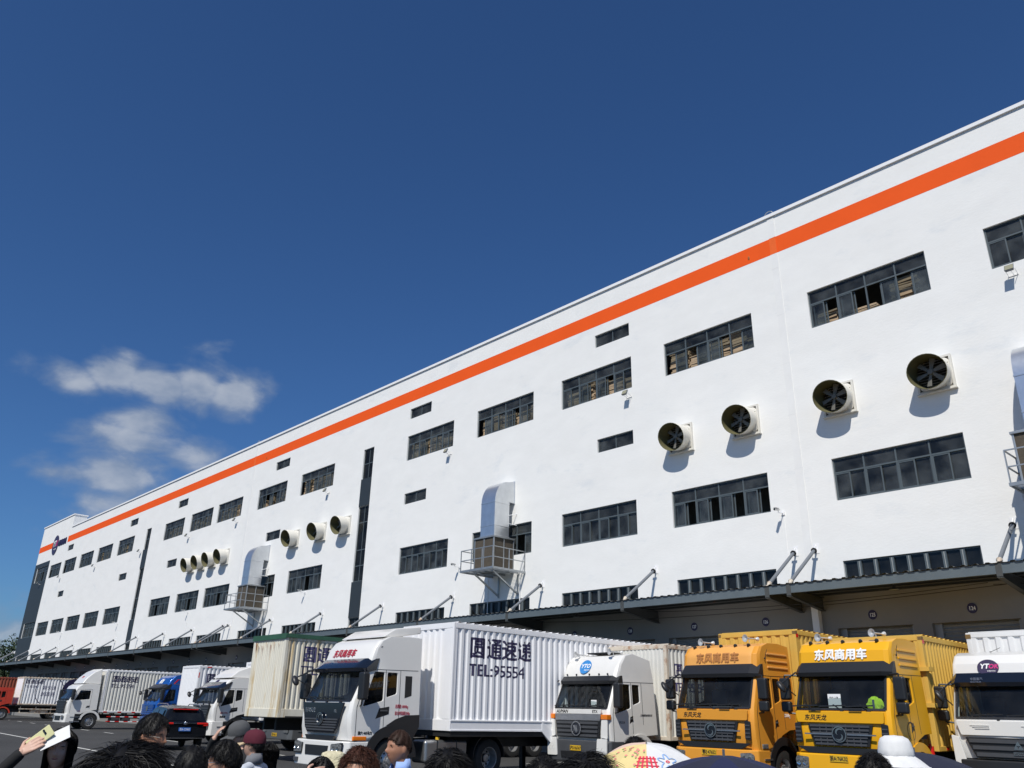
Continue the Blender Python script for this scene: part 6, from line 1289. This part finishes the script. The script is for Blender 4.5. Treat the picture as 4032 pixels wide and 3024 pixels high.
    if hat == 'cap' or (isinstance(hat, tuple) and hat[0] == 'cap'):
        hm, vm, yaw = hat[1], hat[2], hat[3]; c = MB(); c.lathe([(0.101,0.015),(0.104,0.04),(0.100,0.075),(0.082,0.112),(0.05,0.133),(0.008,0.140),(0.008,0.146),(0.001,0.147)], (0,0.004,0), (0,0,1), 28); c.v = [(x*0.90,y*1.08,z) for x,y,z in c.v]; co = put(c, 'cap', M[hm])
        v = MB(); vs = []; n = 14
        for i in range(n+1):
            a = rad(-62+124*i/n); vs += [(math.sin(a)*0.086,-math.cos(a)*0.105,0.022),(math.sin(a)*0.098,-0.06-math.cos(a)*0.125,0.012-0.03*abs(math.sin(a))**2),(math.sin(a)*0.086,-math.cos(a)*0.105,0.014),(math.sin(a)*0.098,-0.06-math.cos(a)*0.125,0.006-0.03*abs(math.sin(a))**2)]
        v.add(vs, [(4*i,4*i+1,4*i+5,4*i+4) for i in range(n)] + [(4*i+2,4*i+6,4*i+7,4*i+3) for i in range(n)] + [(4*i+1,4*i+3,4*i+7,4*i+5) for i in range(n)]); put(v, 'visor', M[vm], co)
    if hat == 'straw':
        c = MB(); c.lathe([(0.22,-0.02),(0.17,0.005),(0.105,0.03),(0.104,0.085),(0.09,0.125),(0.05,0.14),(0.001,0.142)], (0,0,0.0), (0,0,1), 36); co = put(c, 'straw_hat', M['straw'])
    if hat == 'bucket':
        c = MB(); c.lathe([(0.196,-0.048),(0.192,-0.048),(0.140,-0.008),(0.110,0.012),(0.107,0.016),(0.110,0.022),(0.106,0.055),(0.098,0.100),(0.084,0.128),(0.055,0.146),(0.001,0.150)], (0,0.0,0), (0,0,1), 36); rr = random.Random(4); c.v = [(x*0.97+rr.uniform(-.002,.002),y*1.06+rr.uniform(-.002,.002),(z*0.88 if z > 0 else z)+0.008+rr.uniform(-.003,.003)) for x,y,z in c.v]; co = put(c, 'bucket_hat', M['c_white'])
        f = MB(); vs = []; n = 20
        for i in range(n+1):
            a = rad(-105+210*i/n); wv_ = 0.008*math.sin(i*1.9)
            for r_, z in ((0.186,-0.046),(0.205,-0.10),(0.235+wv_,-0.17),(0.265+2*wv_,-0.26)): vs.append((math.sin(a)*r_,math.cos(a)*r_*1.05,z))
        f.add(vs, [(4*i+j,4*i+j+1,4*i+5+j,4*i+4+j) for i in range(n) for j in range(3)]); put(f, 'neck_flap', M['c_white'], co)
    if extra: extra(t, hx, put, s)
    return t
def ex_glasses(full=True):
    def f(t, hx, put, s):
        g = MB()
        for sx in (1,-1):
            pts = []
            for i in range(17):
                a = 2*math.pi*i/16; pts.append((sx*0.034+0.024*math.cos(a),-0.108+0.012*abs(math.cos(a)),0.002+0.018*math.sin(a)))
            if full: g.tube(pts,0.0016,n=5)
            g.tube([(sx*0.058,-0.098,0.006),(sx*0.078,-0.03,0.006),(sx*0.08,0.02,-0.004)],0.002,n=5)
        if full: g.tube([(-0.01,-0.11,0.006),(0.01,-0.11,0.006)],0.0016,n=5)
        put(g, 'glasses', M['steel'] if full else M['black'])
    return f
def ex_phone(t, hx, put, s):
    p = MB(); d = MB()
    # the hand holds a phone and a sheet of white card over the brow (local: person's right is -x)
    A = Vector((-0.125,-0.135,1.685)); u = Vector((0.66,-0.10,0.60)).normalized(); n = Vector((0.25,-0.86,0.42)).normalized(); v = n.cross(u).normalized()
    def slab(mb, c, u, v, n, a, b_, th):
        vs = [c+u*x+v*y+n*z for z in (-th,th) for x, y in ((-a,-b_),(a,-b_),(a,b_),(-a,b_))]; mb.add(vs, [(0,3,2,1),(4,5,6,7),(0,1,5,4),(1,2,6,5),(2,3,7,6),(3,0,4,7)])
    slab(p, A + u*0.02 + n*0.012, u, v, n, 0.078, 0.036, 0.0045); o = p.build('phone', mat('pale_yellow_phone', (0.75,0.72,0.38), 0.35), t, smooth=0, bevel=0.004)
    b = MB(); c = A + u*0.055 + v*0.012 + n*0.018
    for k in (-1,1): b.cyl(c+v*0.009*k, c+v*0.009*k+n*0.002, 0.008, n=12)
    b.build('camera_lens', M['gloss_black'], o)
    u2 = Vector((0.86,-0.10,0.46)).normalized(); n2 = Vector((-0.05,-0.72,0.70)); n2 = (n2-u2*n2.dot(u2)).normalized(); v2 = n2.cross(u2)
    slab(d, Vector((-0.022,-0.155,1.705)), u2, v2, n2, 0.088, 0.05, 0.001); d.build('paper_sheet', M['c_white'], t, smooth=0)
person('woman with long black hair shading her eyes with a pale phone and a white sheet', 258, 2856, 4.8, -8, 'long', 'hair', 'skin_l', 'c_black', arms={'R':dict(el=(-0.42,-0.10,1.36),wr=(-0.205,-0.155,1.605),hd=(0.75,-0.12,0.62),hn=(0.35,0.85,-0.3),curl=0.35)}, tilt=(3,0,-4), vox=0.005, seed=1, thick=0.010, NH=1800, hk=dict(front=0.60,side=-0.05,back=-0.7), extra=ex_phone)
person('person with big wavy black hair, closest to the camera at lower left', 512, 2912, 2.05, 172, 'wavy', 'hair', 'skin', 'c_black', seed=2, thick=0.032, NH=9000, hk=dict(front=0.45,side=-0.2,back=-0.75), eyes=False)
person('man with dark hair and thin glasses in profile behind the wavy-haired person', 600, 2797, 4.9, 58, 'short', 'hair', 'skin_t', 'c_navy', tilt=(6,0,0), seed=3, thick=0.016, NH=2400, hk=dict(front=0.62,side=0.16,back=-0.6), extra=ex_glasses(False))
person('person with plain black hair partly behind the wavy-haired one', 765, 2926, 4.3, 170, 'short', 'hair', 'skin', 'c_black', seed=4, thick=0.02, NH=1800, eyes=False)
person('man with short black hair and metal glasses facing left', 908, 2902, 4.75, -96, 'short', 'hair', 'skin', 'c_grey', tilt=(4,0,0), seed=5, thick=0.02, NH=4400, extra=ex_glasses())
person('person in a maroon baseball cap and pale grey jacket facing left', 1012, 2866, 6.9, -118, 'short', 'hair', 'skin_l', 'c_lightgrey', seed=6, hat=('cap','c_maroon','c_tan',0), collar='c_grey', eyes=False)
person('person in a charcoal cap raising a hand to its brim', 962, 2828, 7.6, -70, 'short', 'hair', 'skin_l', 'c_black', tilt=(16,8,0), seed=7, hat=('cap','c_cap','c_cap',0), eyes=False, arms={'R':dict(el=(-0.34,-0.22,1.40),wr=(-0.12,-0.24,1.58),hd=(0.25,0.35,0.9),hn=(0.2,0.9,0),curl=0.6)})
person('woman with long dark hair seen from behind, right of the maroon cap', 1066, 2918, 7.2, 165, 'long', 'hair', 'skin_l', 'c_lightgrey', seed=8, thick=0.018, NH=2400, hk=dict(front=0.5,side=-0.3,back=-0.75), eyes=False)
person('person with sleek black hair shielding the face with one hand', 1262, 2958, 4.9, 18, 'long', 'hair', 'skin_l', 'c_black', tilt=(22,0,0), seed=9, thick=0.016, NH=1400, hk=dict(front=0.35,side=-0.2,back=-0.7), arms={'R':dict(el=(-0.38,-0.20,1.45),wr=(-0.17,-0.23,1.635),hd=(0.92,0.0,0.22),hn=(0.1,0.85,-0.4),curl=0.3)}, vox=0.0055)
person('person in a cream woven straw hat behind the sleek-haired one', 1312, 2952, 5.5, 160, 'short', 'hair', 'skin', 'c_white', seed=10, hat='straw', eyes=False)
person('man with spiky reddish-brown hair and bare forehead', 1424, 2926, 3.4, -14, 'spiky', 'hair_r', 'skin_t', 'c_grey', tilt=(2,0,0), seed=11, thick=0.014, NH=3500, hk=dict(front=0.66,side=0.0,back=-0.6))
person('man in a light blue shirt with cropped hair looking left', 1582, 2868, 5.7, -62, 'crop', 'hair_b', 'skin_t', 'c_blue', tilt=(0,0,0), seed=12, thick=0.009, NH=3500, hk=dict(front=0.56,side=0.30,back=-0.35), collar='c_blue', vox=0.008)
person('person with tousled dark hair in front of the silver fuel tank', 1768, 2938, 3.3, 168, 'messy', 'hair', 'skin', 'c_black', seed=13, thick=0.024, NH=3800, eyes=False)
person('person with fuzzy black hair left of the white truck with the blue emblem', 2142, 2970, 3.5, 175, 'spiky', 'hair', 'skin', 'c_black', seed=14, thick=0.022, NH=4400, eyes=False)
person('person with smooth thick black hair in front of the white truck bumper', 2312, 2957, 2.85, 178, 'wavy', 'hair', 'skin', 'c_black', seed=15, thick=0.028, NH=5200, eyes=False, hk=dict(front=0.45,side=-0.2,back=-0.75))
ub = person('person with dark hair just behind the floral umbrella', 2500, 2895, 6.5, 170, 'messy', 'hair', 'skin', 'c_white', seed=16, thick=0.024, NH=2400, eyes=False)
person('man with close-cropped hair beside the white bucket hat', 3424, 2952, 4.0, 150, 'spiky', 'hair', 'skin_t', 'c_grey', tilt=(4,0,0), seed=17, thick=0.011, NH=3800, hk=dict(front=0.50,side=0.02,back=-0.55), eyes=False)
person('person in a white bucket hat with a long neck flap', 3512, 2884, 4.7, 150, 'short', 'hair', 'skin', 'c_white', seed=18, hat='bucket', eyes=False, head_scale=0.95)
# ------------------------------------------------------------------ umbrellas
def umbrella(lab, px, py, depth, R, Hh, mats, spin=0, tilt=(0,0), deco=None):
    p = pix(px, py, depth); t = thing('umbrella', lab, 'umbrella', p, 0, 'umbrellas in the crowd'); d = -Vector((p.x,p.y,0)).normalized()
    t.rotation_euler = Euler((0,0,math.atan2(d.x,-d.y))); ax = Matrix.Rotation(rad(tilt[0]),3,'X') @ Matrix.Rotation(rad(tilt[1]),3,'Y')
    def dome(a, r, off=0.0):
        k = (a/(2*math.pi)*8) % 1.0; sag = 1 - 0.05*math.sin(math.pi*k)*r; rr = R*r*sag
        return ax @ Vector((math.cos(a)*rr, math.sin(a)*rr, -Hh*(r**1.9) - 0.012*math.sin(math.pi*k)*r + off))
    nr = 10
    for g_ in range(8):
        b = MB(); vs = []; ns = 6
        for i in range(ns+1):
            a = 2*math.pi*(g_+i/ns*0.9999+spin)/8
            for j in range(nr+1):
                q = ((a-2*math.pi*spin/8)); vs.append(dome(q, j/nr))
        R2 = Matrix.Rotation(2*math.pi*spin/8,3,'Z'); vs = [ax @ (R2 @ (ax.inverted() @ v)) for v in vs]
        b.add(vs, [(i*(nr+1)+j,i*(nr+1)+j+1,(i+1)*(nr+1)+j+1,(i+1)*(nr+1)+j) for i in range(ns) for j in range(nr)]); b.build('panel', M[mats[g_ % len(mats)]] if isinstance(mats[g_ % len(mats)], str) else mats[g_ % len(mats)], t, smooth=60)
    b = MB()
    for g_ in range(8):
        a = 2*math.pi*g_/8; R2 = Matrix.Rotation(2*math.pi*spin/8,3,'Z'); b.tube([ax @ (R2 @ (ax.inverted() @ (dome(a, j/6)))) + ax @ Vector((0,0,-0.006)) for j in range(7)], 0.003, n=5)
    b.build('ribs', M['steel'], t)
    b = MB(); b.cyl(ax @ Vector((0,0,0.03)), ax @ Vector((0,0,-0.62)), 0.006, n=8); b.cyl(ax @ Vector((0,0,-0.62)), ax @ Vector((0,0,-0.74)), 0.014, n=10); b.build('shaft', M['steel'], t)
    if deco: deco(t, dome)
    return t
def floral(t, dome):
    pk = mat('pink_print', (0.75,0.25,0.22), 0.9); gn = mat('green_print', (0.2,0.35,0.12), 0.9); bl = mat('blue_print', (0.25,0.40,0.68), 0.9); rd_ = mat('red_print', (0.70,0.05,0.09), 0.9); wt_ = M['c_white']
    b = MB(); rg = random.Random(3)
    def blob(a, r, s, m_):
        n = 9; e1 = (dome(a+0.01,r)-dome(a-0.01,r)).normalized(); e2 = (dome(a,r+0.02)-dome(a,r-0.02)).normalized(); c = dome(a,r); nn = e1.cross(e2); nn = nn if nn.z > 0 else -nn
        b.add([c+nn*0.003]+[c+nn*0.003+e1*s*math.cos(6.283*i/n)+e2*s*math.sin(6.283*i/n)*1.2 for i in range(n)], [(0,1+i,1+(i+1)%n) for i in range(n)], m_)
    for _ in range(46):
        a = rg.uniform(math.pi*0.98, math.pi*1.52); r = rg.uniform(0.25,0.95); blob(a,r,0.009,0); blob(a+0.02,r+0.03,0.007,1)
    b.build('flower_print', [pk, gn], t, smooth=0, weld=False)
    b = MB()
    def ribbon(pts, w_, m_=0):
        vs = []; n = len(pts)
        for i, p in enumerate(pts):
            tn = (pts[min(i+1,n-1)]-pts[max(i-1,0)]).normalized(); nn = Vector((0,-0.3,1)).normalized(); s_ = tn.cross(nn).normalized()*w_/2; vs += [p-s_+nn*0.004, p+s_+nn*0.004]
        b.add(vs, [(2*i,2*i+1,2*i+3,2*i+2) for i in range(n-1)], m_)
    a0, r0 = math.pi*1.70, 0.62
    def at(u, v): return dome(a0 + u/(0.42*r0), r0 + v/0.42)
    ribbon([at((0.055+0.022*math.cos(5*q))*math.cos(q), (0.055+0.022*math.cos(5*q))*math.sin(q)) for q in [2*math.pi*i/60 for i in range(61)]], 0.011)
    blob2 = [at(0.010*math.cos(q),0.010*math.sin(q)) for q in [6.283*i/10 for i in range(11)]]; ribbon(blob2, 0.010, 1)
    a0, r0 = math.pi*1.50, 0.68
    for k in range(-2,3):
        ribbon([at(0.035*k+0.008*i*0, -0.09+0.018*i) for i in range(11)], 0.014, 1); ribbon([at(-0.09+0.018*i, 0.035*k) for i in range(11)], 0.014, 1)
    b.build('panel_print', [bl, rd_], t, smooth=0, weld=False)
yl = cloth('pale_yellow_cloth', (0.72,0.58,0.26)); bg_ = cloth('beige_pink_cloth', (0.72,0.52,0.42))
umbrella('floral umbrella with pale yellow and white panels and a red check', 2545, 2930, 6.0, 0.41, 0.15, ['c_white','c_white',bg_,bg_,yl,yl,'c_white','c_white'], 0.0, (13,0), floral)
nv2 = cloth('navy_blue_cloth', (0.012,0.017,0.06))
umbrella('dark navy umbrella in front of the yellow trucks', 2850, 2978, 3.7, 0.52, 0.22, ['c_navy',nv2], 0.5, (6,0))
umbrella('dark navy umbrella behind the white bucket hat', 3600, 2962, 5.4, 0.58, 0.24, ['c_navy'], 0.3, (4,0))

hold = dict(L=dict(el=(0.24,-0.12,1.16),wr=(0.10,-0.24,1.22),hd=(-0.5,-0.3,0.8),hn=(-0.6,0.5,0),curl=1.2))
person('person under the dark navy umbrella before the yellow trucks', 2880, 3062, 3.85, 170, 'long', 'hair', 'skin', 'c_navy', seed=21, thick=0.016, NH=900, eyes=False, arms=hold)
person('person under the dark navy umbrella behind the bucket hat', 3620, 3050, 5.5, 165, 'short', 'hair', 'skin', 'c_grey', seed=22, thick=0.016, NH=900, eyes=False, arms=hold)
